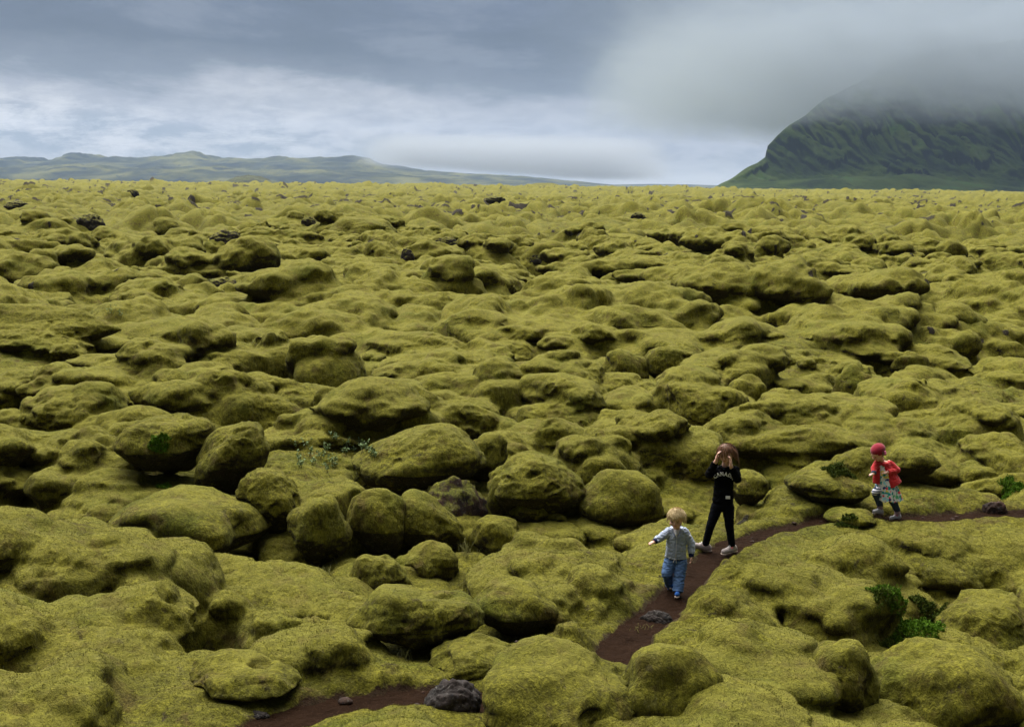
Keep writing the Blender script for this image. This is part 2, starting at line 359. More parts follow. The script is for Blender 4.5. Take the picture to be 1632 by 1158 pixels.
def Hfull(x, y, fine=False):
    x = np.asarray(x, dtype=np.float64); y = np.asarray(y, dtype=np.float64)
    r = np.hypot(x, y)
    m = macro(x, y)
    wx = x+.6*perlin2(x/2.1, y/2.1, 21)+.2*perlin2(x/.95, y/.95, 25)+.1*perlin2(x/.6, y/.6, 22); wy = y+.6*perlin2(x/2.1+9, y/2.1, 23)+.2*perlin2(x/.95+3, y/.95, 26)+.1*perlin2(x/.6+5, y/.6, 24)
    A = .28+.9*sstep(fbm2(x/13., y/13., 31, 2), -.35, .5)
    nearm = 1-.25*sstep(24-r, 0, 9)+.35*sstep(r, 18, 34)
    at_ = attn(x, y)
    L1 = domes(wx, wy, 3.9, 2, .50, .90, 3.4, .4, 7); L2 = domes(wx+3, wy+1, 1.6, 3, .42, .85, 2.4, .4, 4); L3 = domes(wx, wy+7, .8, 4, .40, .8, 2.2, .4, 3)
    cl = .25+.9*sstep(perlin2(x/4.7, y/4.7, 36), -.25, .35)
    h = A*1.6*(L1-.64)*nearm*(.3+.7*at_) + (.15+.42*A)*cl*(L2-.3)*nearm*(.45+.55*at_)
    L0 = domes(wx*1.0, wy*1.0, 9.5, 8)
    h = h + 1.7*L0*sstep(r, 60, 140)*A
    fb = domes(x*1.0, y*1.0, 26., 9, .4, .9); h = h + 3.2*fb*sstep(r, 300, 700) + (1.2*np.abs(perlin2(x/22., y/40., 17))+.7*perlin2(x/12., y/25., 18))*sstep(r, 500, 1200)
    h = m + h - .12*nearm
    for xc, yc, rx, ry, z0, zt, i in MW:
        sel = (np.abs(x-xc) < rx*2.0) & (np.abs(y-yc) < ry*3.4)
        if not sel.any(): continue
        k_ = min(rx, 1.4)
        ex = x[sel]-xc+.34*k_*perlin2(x[sel]/k_/.9+i*7.7, y[sel]/k_/.9, 27)+.14*k_*perlin2(x[sel]/k_/.35, y[sel]/k_/.35+i, 28)
        ey = y[sel]-yc+.34*k_*perlin2(x[sel]/k_/.9, y[sel]/k_/.9+i*3.1, 29)+.14*k_*perlin2(x[sel]/k_/.35+i, y[sel]/k_/.35, 30)
        bk = 1.3+(i*37 % 10)*.12; ey = np.where(ey > 0, ey/bk, ey)
        an = (i*1.7) % 3.1-1.5; an *= .35; ca, sa = math.cos(an), math.sin(an)
        a = (ex*ca+ey*sa)/rx; b = (-ex*sa+ey*ca)/ry
        d = np.clip((a*a+b*b)/1.15, 0, 1)
        q = np.power(1-np.power(d, 1.35), .6)
        zb = z0-.25
        q = q*(1-.30*np.abs(perlin2(x[sel]/k_*.8+i, y[sel]/k_*.8, 33))-.10*sstep(ey, 0, ry))
        dm = zb+(zt-zb)*q*NEARCUT+.10*perlin2(x[sel]/.55, y[sel]/.55, 34)+.05*perlin2(x[sel]/.25, y[sel]/.25, 35)
        dm = np.where(d >= 1, -9., dm)
        h[sel] = smax(dm, h[sel], .10+.12*rx)
    h = h + .09*(L3-.4)*(.2+1.2*sstep(perlin2(x/2.7, y/2.7, 37), -.2, .4))
    for cx, cy, rp, dp in PIT_W:
        sel = (np.abs(x-cx) < rp*2.2) & (np.abs(y-cy) < rp*3.0)
        if not sel.any(): continue
        q = np.sqrt(((x[sel]-cx)/1.15)**2+((y[sel]-cy)/1.5)**2)/rp+.30*perlin2(x[sel]/.8, y[sel]/.8, 6)
        mm = sstep(1.05-q, 0, .22); hs = h[sel]; h[sel] = hs*(1-mm)+np.minimum(hs, -1.0-1.1*dp+.25*perlin2(x[sel]/.5, y[sel]/.5, 7))*mm
    for (xc, yc, rx, ry, z0, zt, Z), b_ in zip(BW, BOULDERS):
        if Z > 60: continue
        sel = (np.abs(x-xc) < rx*2.2) & (np.abs(y-yc) < ry*2.6)
        if not sel.any(): continue
        q = np.hypot((x[sel]-xc)/rx, (y[sel]-yc+.25*ry)/(ry*1.15))+.22*perlin2(x[sel]/rx*1.2, y[sel]/rx*1.2, 38)
        dk_ = b_[5] >= .25
        mm = sstep((1.7 if dk_ else 1.45)-q, 0, .3); hs = h[sel]
        h[sel] = hs*(1-mm)+np.minimum(hs, z0+(-.13 if dk_ else .06)*(zt-z0))*mm
    # the trodden path stays level
    pd = np.full(x.shape, 9.)
    q = (r < 26)
    if q.any():
        dd = path_dist(x[q], y[q]); dd = (dd+.06*perlin2(x[q]/.35, y[q]/.35, 41)+.03*perlin2(x[q]/.1, y[q]/.1, 42))/(.76-.30*sstep(x[q], 2.2, 3.6)*sstep(-x[q], -6.2, -4.9))
        pd[q] = dd
        edge = sstep(dd, .24, .42); bank = sstep(pd[q], .62, 1.5)
        hh = h[q]; lowb = np.clip(hh, -.04, .16)*.6+.055+.03*perlin2(x[q]/.3, y[q]/.3, 43)
        hh = lowb*(1-bank)+hh*bank
        h[q] = -.05*(1-edge)+hh*edge
    if fine:
        k = sstep(90-r, 0, 60)*sstep(pd, .15, .35)
        L4 = domes(wx*1.0+2, wy, .33, 6, .45, .8, 2.2, .4, 3)
        rg = (1-np.abs(perlin2(wx/.34, wy/.27, 51)))**3
        msk = .25+1.1*sstep(perlin2(x/1.2, y/1.2, 55), -.25, .4)
        h = h + k*(.014*L4 + msk*(.030*rg+.050*fbm2(x/.26, y/.22, 57, 3)) + .008*perlin2(x/.07, y/.07, 52)) + .006*k*sstep(30-r, 0, 12)*perlin2(x/.033, y/.033, 53)
        h = h + .16*perlin2(x/1.1, y/1.1, 54)*sstep(r, 20, 60)-.10*np.abs(perlin2(x/.6, y/.6, 56))*sstep(r, 18, 40)
        # crusts of bare lava poking out of the moss
        rk = perlin2(x/1.3, y/1.3, 61)*.6+perlin2(x/.5, y/.5, 62)*.4 + .35*fbm2(x/20., y/20., 63)
        big = perlin2(x/3.5, y/3.5, 64)*.7+perlin2(x/1.4, y/1.4, 65)*.3+.3*fbm2(x/40., y/40., 66)
        bare = np.maximum(sstep(rk, .46, .60)*sstep(r, 8, 16)*.9, sstep(big, .36, .46)*sstep(r, 90, 160))
        bare = bare*sstep(pd, .5, .9)
        h = h + bare*(.05+.55*sstep(r, 70, 220))*(.6+.6*np.abs(perlin2(x/.25, y/.25, 67)))
        return h, bare, pd
    return h

# ------------------------------------------------------------------ materials of the lava field
def moss_color(t, P):
    """yellow-green woolly fringe moss; returns colour and height sockets"""
    n1 = t.noise(P, .22, 3, .55); n2 = t.noise(P, 1.3, 4, .6, .4); n3 = t.noise(t.mapping(P, (1, 1, .6)), 9, 5, .65, .6)
    n4 = t.noise(t.mapping(P, (1, 1, .5)), 21, 5, .75, .8); n5 = t.noise(t.mapping(P, (1, 1, .55)), 62, 3, .7)
    base = t.mix(t.mapr(n1, .35, .65), (0.0901, 0.0882, 0.0087), (0.1240, 0.1156, 0.0125))
    base = t.mix(t.mapr(n2, .35, .68), base, (0.1700, 0.1564, 0.0165))
    base = t.mix(t.math('MULTIPLY', t.mapr(n3, .3, .62, 1, 0), .8), base, (0.0459, 0.0417, 0.0058))
    olive = t.mapr(t.noise(t.mapping(P, (1, 1, 1), (13, 5, 2)), .9, 4, .6), .52, .7)
    base = t.mix(t.math('MULTIPLY', olive, .55), base, (0.0588, 0.0749, 0.0076))
    brown = t.mapr(t.noise(t.mapping(P, (1, 1, 1), (3, 15, 7)), 2.6, 5, .68, .5), .53, .66)
    base = t.mix(t.math('MULTIPLY', brown, .7), base, (0.0636, 0.0414, 0.0129))
    dead = t.mapr(t.noise(t.mapping(P, (1, 1, 1), (7, 1, 27)), 5.5, 5, .7, .8), .61, .67)
    base = t.mix(t.math('MULTIPLY', dead, .8), base, (0.0275, 0.0190, 0.0125))
    pale = t.mapr(t.noise(t.mapping(P, (1, 1, 1), (31, 5, 9)), 4.5, 5, .7, .5), .58, .75)
    base = t.mix(t.math('MULTIPLY', pale, .5), base, (0.1698, 0.1564, 0.0575))
    sp = t.ramp(n4, [(.32, .22), (.5, 1.0), (.68, 1.8)])
    base = t.mix(.8, base, sp, 'MULTIPLY')
    sp2 = t.ramp(n5, [(.3, .5), (.5, 1.0), (.7, 1.6)])
    base = t.mix(.7, base, sp2, 'MULTIPLY')
    nL = t.noise(P, 2.6, 8, .68, .5)
    hgt = t.math('ADD', t.math('ADD', t.math('MULTIPLY', nL, 1.5), t.math('MULTIPLY', n4, .55)), t.math('ADD', t.math('MULTIPLY', n5, .25), t.math('MULTIPLY', n3, .7)))
    return base, hgt
def rock_color(t, P, warm=0.0):
    a = t.noise(P, 6, 5, .7); b = t.noise(P, 38, 4, .7)
    c = t.mix(t.mapr(a, .35, .65), (.010, .009, .008), (.032+.016*warm, .024, .021-.006*warm))
    lich = t.mapr(b, .60, .68)
    c = t.mix(t.math('MULTIPLY', lich, .7), c, (.16, .155, .13))
    red = t.mapr(t.noise(t.mapping(P, (1, 1, 1), (9, 9, 3)), 3.2, 3), .5, .65)
    c = t.mix(t.math('MULTIPLY', red, .12+.4*warm), c, (.045, .018, .010))
    return c, t.math('ADD', a, t.math('MULTIPLY', b, .5))

def make_ground_mat(name, attr=True, lim=(-.38, .02), bare_bias=0.0):
    m, t = new_mat(name); P = t.pos()
    mc, mh = moss_color(t, P); rc, rh = rock_color(t, P)
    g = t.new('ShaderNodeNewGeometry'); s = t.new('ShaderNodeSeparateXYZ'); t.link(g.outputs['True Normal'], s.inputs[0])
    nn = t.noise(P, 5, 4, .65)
    under = t.mapr(t.math('ADD', s.outputs['Z'], t.math('MULTIPLY', t.math('SUBTRACT', nn, .5), .8)), lim[1], lim[0])  # undersides turn to bare rock, whose dark colour also paints in their shade
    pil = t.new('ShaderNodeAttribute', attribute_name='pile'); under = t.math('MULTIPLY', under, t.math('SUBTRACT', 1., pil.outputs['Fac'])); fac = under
    if attr:
        cr = t.new('ShaderNodeAttribute', attribute_name='crest')
        cf = t.math('MULTIPLY', cr.outputs['Fac'], t.mapr(t.noise(P, 7, 4, .65), .3, .65, .25, .75)); mc = t.mix(cf, mc, t.mix(t.noise(P, 60, 3, .7), (.165, .150, .016), (.28, .26, .055)))
    if attr:
        at_ = t.new('ShaderNodeAttribute', attribute_name='bare')
        bb = t.mapr(t.math('ADD', at_.outputs['Fac'], t.math('MULTIPLY', t.math('SUBTRACT', t.noise(P, 11, 3, .7), .5), .9)), .45, .7)
        fac = t.math('MAXIMUM', under, bb)
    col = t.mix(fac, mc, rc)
    if attr:
        ad = t.new('ShaderNodeAttribute', attribute_name='dirt')
        dn = t.math('ADD', ad.outputs['Fac'], t.math('MULTIPLY', t.math('SUBTRACT', t.noise(P, 16, 4, .7), .5), .9))
        col = t.mix(t.mapr(dn, .5, .75), col, t.mix(t.noise(P, 30, 4), (.012, .006, .004), (.038, .017, .010)))
    hg = t.math('ADD', mh, t.math('MULTIPLY', fac, t.math('MULTIPLY', rh, 1.2)))
    finish(t, col, .95, hg, 1.0, .06, sheen=.06, sheen_tint=(.9, .85, .3), spec=.1)
    return m
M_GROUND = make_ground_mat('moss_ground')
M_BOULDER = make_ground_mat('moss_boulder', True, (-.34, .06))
def rockmat(name, warm):
    m, t = new_mat(name); P = t.pos(); rc, rh = rock_color(t, P, warm); mc, mh = moss_color(t, P)
    g = t.new('ShaderNodeNewGeometry'); s = t.new('ShaderNodeSeparateXYZ'); t.link(g.outputs['Normal'], s.inputs[0])
    f = t.mapr(t.math('ADD', s.outputs['Z'], t.math('MULTIPLY', t.math('SUBTRACT', t.noise(P, 4, 4, .7), .5), 2.2)), 0.40, 0.75)
    finish(t, t.mix(f, rc, mc), .9, rh, .9, .04, spec=.25); return m
def barerock(name, wm=1.0):
    m, t = new_mat(name); P = t.pos(); rc, rh = rock_color(t, P, wm); finish(t, rc, .9, rh, .8, .02, spec=.25); return m
M_STONE = barerock('path_stone_rock'); M_DARK = barerock('dark_lava', 0.0); M_ROCK = rockmat('lava_rock', 0.0); M_ROCKB = rockmat('brown_lava', 1.0)

# ------------------------------------------------------------------ mesh helpers
def mesh_np(name, verts, quads, mat, smooth=True, parent=None, loc=None):
    me = bpy.data.meshes.new(name); n = len(verts); q = np.asarray(quads, dtype=np.int32); k = q.shape[1]
    me.vertices.add(n); me.vertices.foreach_set('co', np.asarray(verts, dtype=np.float32).ravel())
    me.loops.add(q.size); me.loops.foreach_set('vertex_index', q.ravel())
    me.polygons.add(len(q)); me.polygons.foreach_set('loop_start', np.arange(0, q.size, k, dtype=np.int32))
    me.polygons.foreach_set('use_smooth', np.full(len(q), smooth))
    me.update(calc_edges=True); me.validate()
    if mat: me.materials.append(mat)
    o = bpy.data.objects.new(name, me); COL.objects.link(o)
    if loc is not None: o.location = loc
    if parent: o.parent = parent
    return o
def tag(o, label, cat, group=None, kind=None):
    if label: o['label'] = label
    if cat: o['category'] = cat
    if group: o['group'] = group
    if kind: o['kind'] = kind
    return o
def struct(o): o['kind'] = 'structure'; return o
def grid_quads(nr, nc):
    i = np.arange(nr-1)[:, None]*nc+np.arange(nc-1)[None, :]
    return np.stack([i, i+1, i+nc+1, i+nc], -1).reshape(-1, 4)
def attr(me, name, arr):
    a = me.attributes.new(name, 'FLOAT', 'POINT'); a.data.foreach_set('value', np.asarray(arr, dtype=np.float32).ravel())

# ------------------------------------------------------------------ the ground: one sheet out to the horizon, denser near the viewer
r1 = np.exp(np.arange(math.log(6.5), math.log(45), .0024)); r2 = np.exp(np.arange(math.log(45.1), math.log(420), .0042)); r3 = np.exp(np.arange(math.log(422), math.log(5200), .012))
R = np.concatenate([r1, r2, r3]); TH = np.radians(np.arange(-33, 33.01, .085))
RR, TT = np.meshgrid(R, TH, indexing='ij'); X = RR*np.sin(TT); Y = RR*np.cos(TT)
Hs = np.empty_like(X); BA = np.empty_like(X); PD = np.empty_like(X)
for a in range(0, len(R), 200):
    Hs[a:a+200], BA[a:a+200], PD[a:a+200] = [q.reshape(X[a:a+200].shape) for q in Hfull(X[a:a+200].ravel(), Y[a:a+200].ravel(), True)]
# lobes bulge outward over the creases
k5 = np.array([1, 4, 6, 4, 1.])/16
def blur(A_, ax, n):
    for _ in range(n): A_ = np.apply_along_axis(lambda v_: np.convolve(np.pad(v_, 2, 'edge'), k5, 'valid'), ax, A_)
    return A_
Hb = blur(blur(Hs, 0, 2), 1, 2)
dr = np.gradient(Hb, axis=0)/np.gradient(R)[:, None]; dt = np.gradient(Hb, axis=1)/(np.gradient(TH)[None, :]*RR)
gx = dr*np.sin(TT)+dt*np.cos(TT); gy = dr*np.cos(TT)-dt*np.sin(TT)
gm = np.hypot(gx, gy)+1e-6; lim = np.tanh(gm/1.3)*1.3/gm
kb = (.16+.34*sstep(perlin2(X/2.3, Y/2.3, 91), -.3, .4))*sstep(70-RR, 0, 40)*sstep(PD, .4, 1.0)
X2 = X-kb*lim*gx; Y2 = Y-kb*lim*gy

Hw = blur(blur(Hs, 0, 12), 1, 12)

nc = len(TH)
_ico = {}
def ico(n):
    if n not in _ico:
        bm = bmesh.new(); bmesh.ops.create_icosphere(bm, subdivisions=n, radius=1)
        _ico[n] = (np.array([v_.co[:] for v_ in bm.verts]), np.array([[v_.index for v_ in f.verts] for f in bm.faces])); bm.free()
    return _ico[n]
def lump(xc, yc, zc, rx, ry, rz, seed, sub, bk=1., rot=0., und=.42):
    v_, f = ico(sub); off = np.array([seed*5.17, seed*2.31, seed*1.13]); qq = v_+off
    d = .42*perlin3(qq*.85, 700)+.20*perlin3(qq*1.9, 701)+.09*perlin3(qq*4.1, 702)
    p = v_*(1+d)[:, None]; p[:, 1] = np.where(p[:, 1] > 0, p[:, 1]*bk, p[:, 1]); lw = np.clip(-p[:, 2], 0, 1); p[:, :2] *= (1-und*lw)[:, None]
    p = p*np.array([rx, ry, rz]); c, s = math.cos(rot), math.sin(rot); p = p @ np.array([[c, s, 0], [-s, c, 0], [0, 0, 1]])
    return p+np.array([xc, yc, zc]), f
def moss_disp(co, fine=1.):
    """wrinkles, ripples and small holes of the moss blanket"""
    A3 = .3+.9*sstep(perlin3(co/1.5, 710), -.3, .4); st = co*np.array([1, 1, 1.25])
    w1 = perlin3(st/.62, 711); w2 = perlin3(st/.27+.6*w1[:, None], 712)
    rdg = np.clip(1-np.abs(w2)*1.6, 0, 1)**3; d = .050*w1+A3*(.020*rdg+.020*w2)
    if fine: w3 = perlin3(st/.125+.8*w2[:, None], 713); d = d+fine*A3*(.015*w3+.009*perlin3(st/.062, 714))
    return d-.055*sstep(perlin3(co/.33, 715), .40, .60)*A3
rs = np.random.RandomState(5)
LUMPS = []
for ra, rb, nl, wlo, whi in ((8.5, 35., 430, .16, .60), (9., 30., 150, .45, .85), (34., 106., 1500, .25, 1.4)):
    k = 0
    while k < nl:
        a_, r_ = math.radians(rs.uniform(-33, 33)), math.exp(rs.uniform(math.log(ra), math.log(rb)))
        x_, y_ = r_*math.sin(a_), r_*math.cos(a_); w_ = wlo+(whi-wlo)*rs.uniform(0, 1)**1.5
        if r_ < 30 and path_dist(np.array([x_]), np.array([y_-w_*.4]))[0] < w_*1.4+.45: continue
        if any(math.hypot(x_-c_[0], (y_-c_[1])/1.3) < c_[2]*.9+w_*.5 for c_ in PIT_W): continue
        if any(abs(x_-b_[0]) < b_[2]*.9 and abs(y_-b_[1]) < b_[3]+w_+.3 for b_ in BW): continue
        k += 1
        LUMPS.append((x_, y_, w_, [rs.uniform(-.28, .12), rs.uniform(.9, 1.4), rs.uniform(.8, 1.3), rs.uniform(.5, .75), rs.uniform(-.7, .7)]))
for ra, rb, nl, wl in ((9., 34., 75, .5), (34., 104., 150, 1.1)):
    k = 0
    while k < nl:
        a_, r_ = math.radians(rs.uniform(-33, 33)), math.exp(rs.uniform(math.log(ra), math.log(rb))); x_, y_ = r_*math.sin(a_), r_*math.cos(a_); w_ = wl*rs.uniform(.6, 1.1)
        if r_ < 30 and path_dist(np.array([x_]), np.array([y_]))[0] < w_*2.8+.2: continue
        k += 1; LUMPS.append((x_, y_, w_, [rs.uniform(-.1, .2), rs.uniform(2.2, 3.4), rs.uniform(.8, 1.1), rs.uniform(.5, .7), rs.uniform(-.9, .5)]))
LH = Hfull(np.array([l_[0] for l_ in LUMPS]), np.array([l_[1] for l_ in LUMPS]))
def solid(ra, rb, vox, zbot, dscale):
    """rebuild part of the ground as a solid, so that its lobes can overhang, and skin it again"""
    i0 = max(0, int(np.searchsorted(R, ra))-3); i1 = min(len(R), int(np.searchsorted(R, rb))+3); nr = i1-i0; nn_ = nr*nc
    top = np.stack([X2[i0:i1], Y2[i0:i1], Hs[i0:i1]], -1).reshape(-1, 3); botm = top.copy(); botm[:, 2] = zbot
    q = grid_quads(nr, nc)
    def strip(ids): ids = np.asarray(ids); return np.stack([ids[:-1], ids[:-1]+nn_, ids[1:]+nn_, ids[1:]], 1)
    QQ = np.concatenate([q[:, ::-1], q+nn_, strip(np.arange(nc)), strip((nr-1)*nc+np.arange(nc))[:, ::-1], strip(np.arange(nr)*nc)[:, ::-1], strip(np.arange(nr)*nc+nc-1)])
    T_ = []
    for xc, yc, rx, ry, z0, zt, i in MW:
        if not ra-4 < yc < rb+4: continue
        if any(math.hypot(xc-c_[0], (yc-c_[1])/1.3) < c_[2]*.7 for c_ in PIT_W): continue
        h_ = zt-z0; pd0 = path_dist(np.array([xc]), np.array([yc-ry*.3]))[0]; sc = min(1., max(.35, (pd0-.30)/rx)) if pd0 < 8 else 1.
        T_.append(lump(xc, yc, z0+.46*h_, rx*.96*sc, ry*.95*sc, .54*h_*sc, i, 5, 1.1+(i*37 % 10)*.08))
    for k, (x_, y_, w_, u_) in enumerate(LUMPS):
        if ra-4 < math.hypot(x_, y_) < rb+4: T_.append(lump(x_, y_, LH[k]-w_*u_[0], w_*u_[1], w_*u_[2], w_*u_[3], 100+k, 4, 1.2, u_[4]))
    me = bpy.data.meshes.new('solid'); off_ = 2*nn_; tris = []
    for p, f in T_: tris.append(f+off_); off_ += len(p)
    VV = np.concatenate([top, botm]+[t_[0] for t_ in T_]); TRI = np.concatenate(tris)
    me.vertices.add(len(VV)); me.vertices.foreach_set('co', VV.astype(np.float32).ravel())
    li = np.concatenate([QQ.ravel(), TRI.ravel()]).astype(np.int32); me.loops.add(len(li)); me.loops.foreach_set('vertex_index', li)
    ls = np.concatenate([np.arange(0, QQ.size, 4), QQ.size+np.arange(0, TRI.size, 3)]).astype(np.int32)
    me.polygons.add(len(ls)); me.polygons.foreach_set('loop_start', ls); me.update(calc_edges=True)
    ob = bpy.data.objects.new('solid', me); COL.objects.link(ob)
    r = ob.modifiers.new('r', 'REMESH'); r.mode = 'VOXEL'; r.voxel_size = vox; r.adaptivity = 0
    s = ob.modifiers.new('s', 'SMOOTH'); s.iterations = 5; s.factor = .5
    dg = bpy.context.evaluated_depsgraph_get(); ev = ob.evaluated_get(dg); m2 = ev.to_mesh()
    n = len(m2.vertices); co = np.empty(n*3, dtype=np.float32); m2.vertices.foreach_get('co', co); co = co.reshape(-1, 3).astype(np.float64)
    no = np.empty(n*3, dtype=np.float32); m2.vertices.foreach_get('normal', no); no = no.reshape(-1, 3).astype(np.float64)
    lv = np.empty(len(m2.loops), dtype=np.int32); m2.loops.foreach_get('vertex_index', lv); fq = lv.reshape(-1, 4)
    ev.to_mesh_clear(); bpy.data.objects.remove(ob); bpy.data.meshes.remove(me)
    rr_ = np.hypot(co[:, 0], co[:, 1]); th_ = np.arctan2(co[:, 0], co[:, 1])
    ok = (co[:, 2] > zbot+.4) & (rr_ > ra+.12) & (rr_ < rb) & (np.abs(th_) < math.radians(32.8))
    fq = fq[ok[fq].all(1)]; use = np.zeros(n, bool); use[fq.ravel()] = True; mp = np.cumsum(use)-1
    fq = mp[fq]; co = co[use]; no = no[use]; n = len(co); rr_ = rr_[use]; th_ = th_[use]
    pdn = path_dist(co[:, 0], co[:, 1]) if ra < 25 else np.full(n, 99.); kp = sstep(pdn, .2, .5)*sstep(rb-rr_, 0, rb*.06)*sstep(rr_-ra, 0, ra*.05)
    if dscale: co = co+no*(moss_disp(co)*kp)[:, None]
    else: co = co+no*(kp*(.10*perlin3(co/1.3, 720)+.09*perlin3(co/.55, 721)+.06*(np.clip(1-np.abs(perlin3(co/.42, 723))*1.7, 0, 1)**2)+.035*perlin3(co/.24, 724)-.10*sstep(perlin3(co/.9, 722), .38, .6)))[:, None]
    rk = perlin2(co[:, 0]/1.3, co[:, 1]/1.3, 61)*.6+perlin2(co[:, 0]/.5, co[:, 1]/.5, 62)*.4+.35*fbm2(co[:, 0]/20., co[:, 1]/20., 63)
    rk = rk+.10*sstep(rr_, 40, 80)
    bn_ = sstep(rk, .56, .68)*sstep(rr_, 8, 16)*.9*sstep(pdn, .5, .9)
    ri = np.interp(np.log(np.clip(rr_, R[0], R[-1])), np.log(R), np.arange(len(R))).astype(int); ti = np.clip(np.round((th_-TH[0])/(TH[1]-TH[0])), 0, nc-1).astype(int)
    dpt = Hw[ri, ti]-co[:, 2]+.22*perlin3(co/.45, 730); q_ = .30 if dscale else .50
    bn_ = np.maximum(bn_, sstep(dpt, q_, q_+.22))     # bare lava in deep hollows; its dark colour also paints in their shade
    cr_ = sstep(co[:, 2]-Hw[ri, ti], .02, .25)*sstep(no[:, 2], .3, .95)*.6
    dd_ = (pdn+.06*perlin2(co[:, 0]/.35, co[:, 1]/.35, 41))/(.76-.30*sstep(co[:, 0], 2.2, 3.6)*sstep(-co[:, 0], -6.2, -4.9))
    dirt_ = (1-sstep(dd_, .22, .46))*sstep(-co[:, 2], -.12, -.04)
    return co, fq, bn_, cr_, dirt_
PA = solid(6.5, 35.3, .033, -4.5, 1)
PB = solid(34.4, 105., .095, -8., 0)
f0 = int(np.searchsorted(R, 104.)); far_v = np.stack([X2[f0:], Y2[f0:], Hs[f0:]], -1).reshape(-1, 3); far_v[:nc*2, 2] -= .3
crf = (sstep((Hs-Hw)/np.clip(RR*.0016, .016, .6), .5, 2.6)*.5)[f0:].ravel()
na, nb = len(PA[0]), len(PB[0])
go = mesh_np('ground', np.concatenate([PA[0], PB[0], far_v]), np.concatenate([PA[1], PB[1]+na, grid_quads(len(R)-f0, nc)+na+nb]), M_GROUND)
z_ = np.zeros(len(far_v))
attr(go.data, 'bare', np.concatenate([PA[2], PB[2], BA[f0:].ravel()])); attr(go.data, 'crest', np.concatenate([PA[3], PB[3], crf])); attr(go.data, 'dirt', np.concatenate([PA[4], PB[4]*0, z_]))
struct(go); go['label'] = 'yellow-green moss covered lava field'
print('ground', na, nb, len(far_v))
# the woolly pile of the moss: short fibres standing on the near ground
def fibres(P_, N_, n, rs_, lo=.013, hi=.032, wd=.0028):
    u = rs_.normal(size=(n, 3))*.55; d = N_*.75+u+np.array([0, 0, -.08]); d /= np.linalg.norm(d, axis=1)[:, None]
    s_ = np.cross(d, rs_.normal(size=(n, 3))); s_ /= np.linalg.norm(s_, axis=1)[:, None]+1e-9
    L = rs_.uniform(lo, hi, n)[:, None]; W_ = rs_.uniform(.7, 1.4, n)[:, None]*wd; root = P_-N_*.006
    V = np.stack([root-s_*W_, root+s_*W_, root+d*L], 1).reshape(-1, 3); return V, np.arange(3*n).reshape(-1, 3)
def scatter(co_, q_, w_, n, rs_):
    A_ = co_[q_[:, 0]]; B_ = co_[q_[:, 1]]; C_ = co_[q_[:, -1]]; nn2 = np.cross(B_-A_, C_-A_); ar = np.linalg.norm(nn2, axis=1)+1e-12; nn2 /= ar[:, None]
    pr = ar*w_; pr /= pr.sum(); ids = rs_.choice(len(q_), n, p=pr); a_, b_ = rs_.rand(n, 1), rs_.rand(n, 1)
    if q_.shape[1] == 3: f_ = (a_+b_) > 1; a_ = np.where(f_, 1-a_, a_); b_ = np.where(f_, 1-b_, b_)
    return A_[ids]+(B_-A_)[ids]*a_+(C_-A_)[ids]*b_, nn2[ids]
rf = np.random.RandomState(8); pc = PA[0]; pq = PA[1]; c0_ = pc[pq[:, 0]]; rq = np.hypot(c0_[:, 0], c0_[:, 1])
wq_ = np.clip((26-rq)/9, 0, 1)*(rq > 8.5)*(PA[2][pq[:, 0]] < .35)*(PA[4][pq[:, 0]] < .45)*(np.abs(np.arctan2(c0_[:, 0], c0_[:, 1])) < .47)
fp, fn_ = scatter(pc, pq, wq_, 1000000, rf)
if (fn_[:, 2].mean() < 0): fn_ = -fn_
fv, ff = fibres(fp, fn_, len(fp), rf)
fo = mesh_np('moss_pile', fv, ff, M_GROUND, False); attr(fo.data, 'crest', np.repeat(rf.uniform(.0, .85, len(fp))**2, 3)); attr(fo.data, 'pile', np.ones(3*len(fp))); tag(fo, 'short woolly fibres of the moss on the near lava', 'moss', None, 'stuff')

# ------------------------------------------------------------------ trodden earth path
m, t = new_mat('path_earth'); P = t.pos()
c = t.mix(t.noise(P, 3.5, 5, .65), (.008, .004, .0020), (.029, .0145, .0078))
c = t.mix(t.mapr(t.noise(P, 45, 3, .7), .6, .72), c, (.055, .030, .017))
finish(t, c, .9, t.math('ADD', t.noise(P, 14, 5, .7), t.math('MULTIPLY', t.noise(P, 70, 3, .7), .4)), .9, .05, spec=.03)
M_PATH = m
pts = []
for i in range(len(PATH)-1):
    n = max(2, int(np.linalg.norm(PATH[i+1]-PATH[i])/.03))
    for k in range(n): pts.append(PATH[i]+(PATH[i+1]-PATH[i])*k/n)
pts = np.array(pts); kk = np.ones(31)/31
pts = np.stack([np.convolve(np.pad(pts[:, j], 15, 'edge'), kk, 'valid') for j in (0, 1)], 1)
tan = np.gradient(pts, axis=0); tan /= np.linalg.norm(tan, axis=1)[:, None]; nor = np.stack([-tan[:, 1], tan[:, 0]], 1)
us = np.linspace(-.40, .40, 33); wf = (.76-.30*sstep(pts[:, 0], 2.2, 3.6)*sstep(-pts[:, 0], -6.2, -4.9))[:, None]
PX = pts[:, None, 0]+nor[:, None, 0]*us[None]*wf; PY = pts[:, None, 1]+nor[:, None, 1]*us[None]*wf
PZ = -.022+.018*perlin2(PX/.22, PY/.22, 71)+.012*perlin2(PX/.06, PY/.06, 72)+.05*np.clip(np.abs(us)[None]-.2, 0, 1)
po = mesh_np('path', np.stack([PX, PY, PZ], -1).reshape(-1, 3), grid_quads(len(pts), 33), M_PATH)
struct(po); po['label'] = 'narrow trodden red-brown earth path'

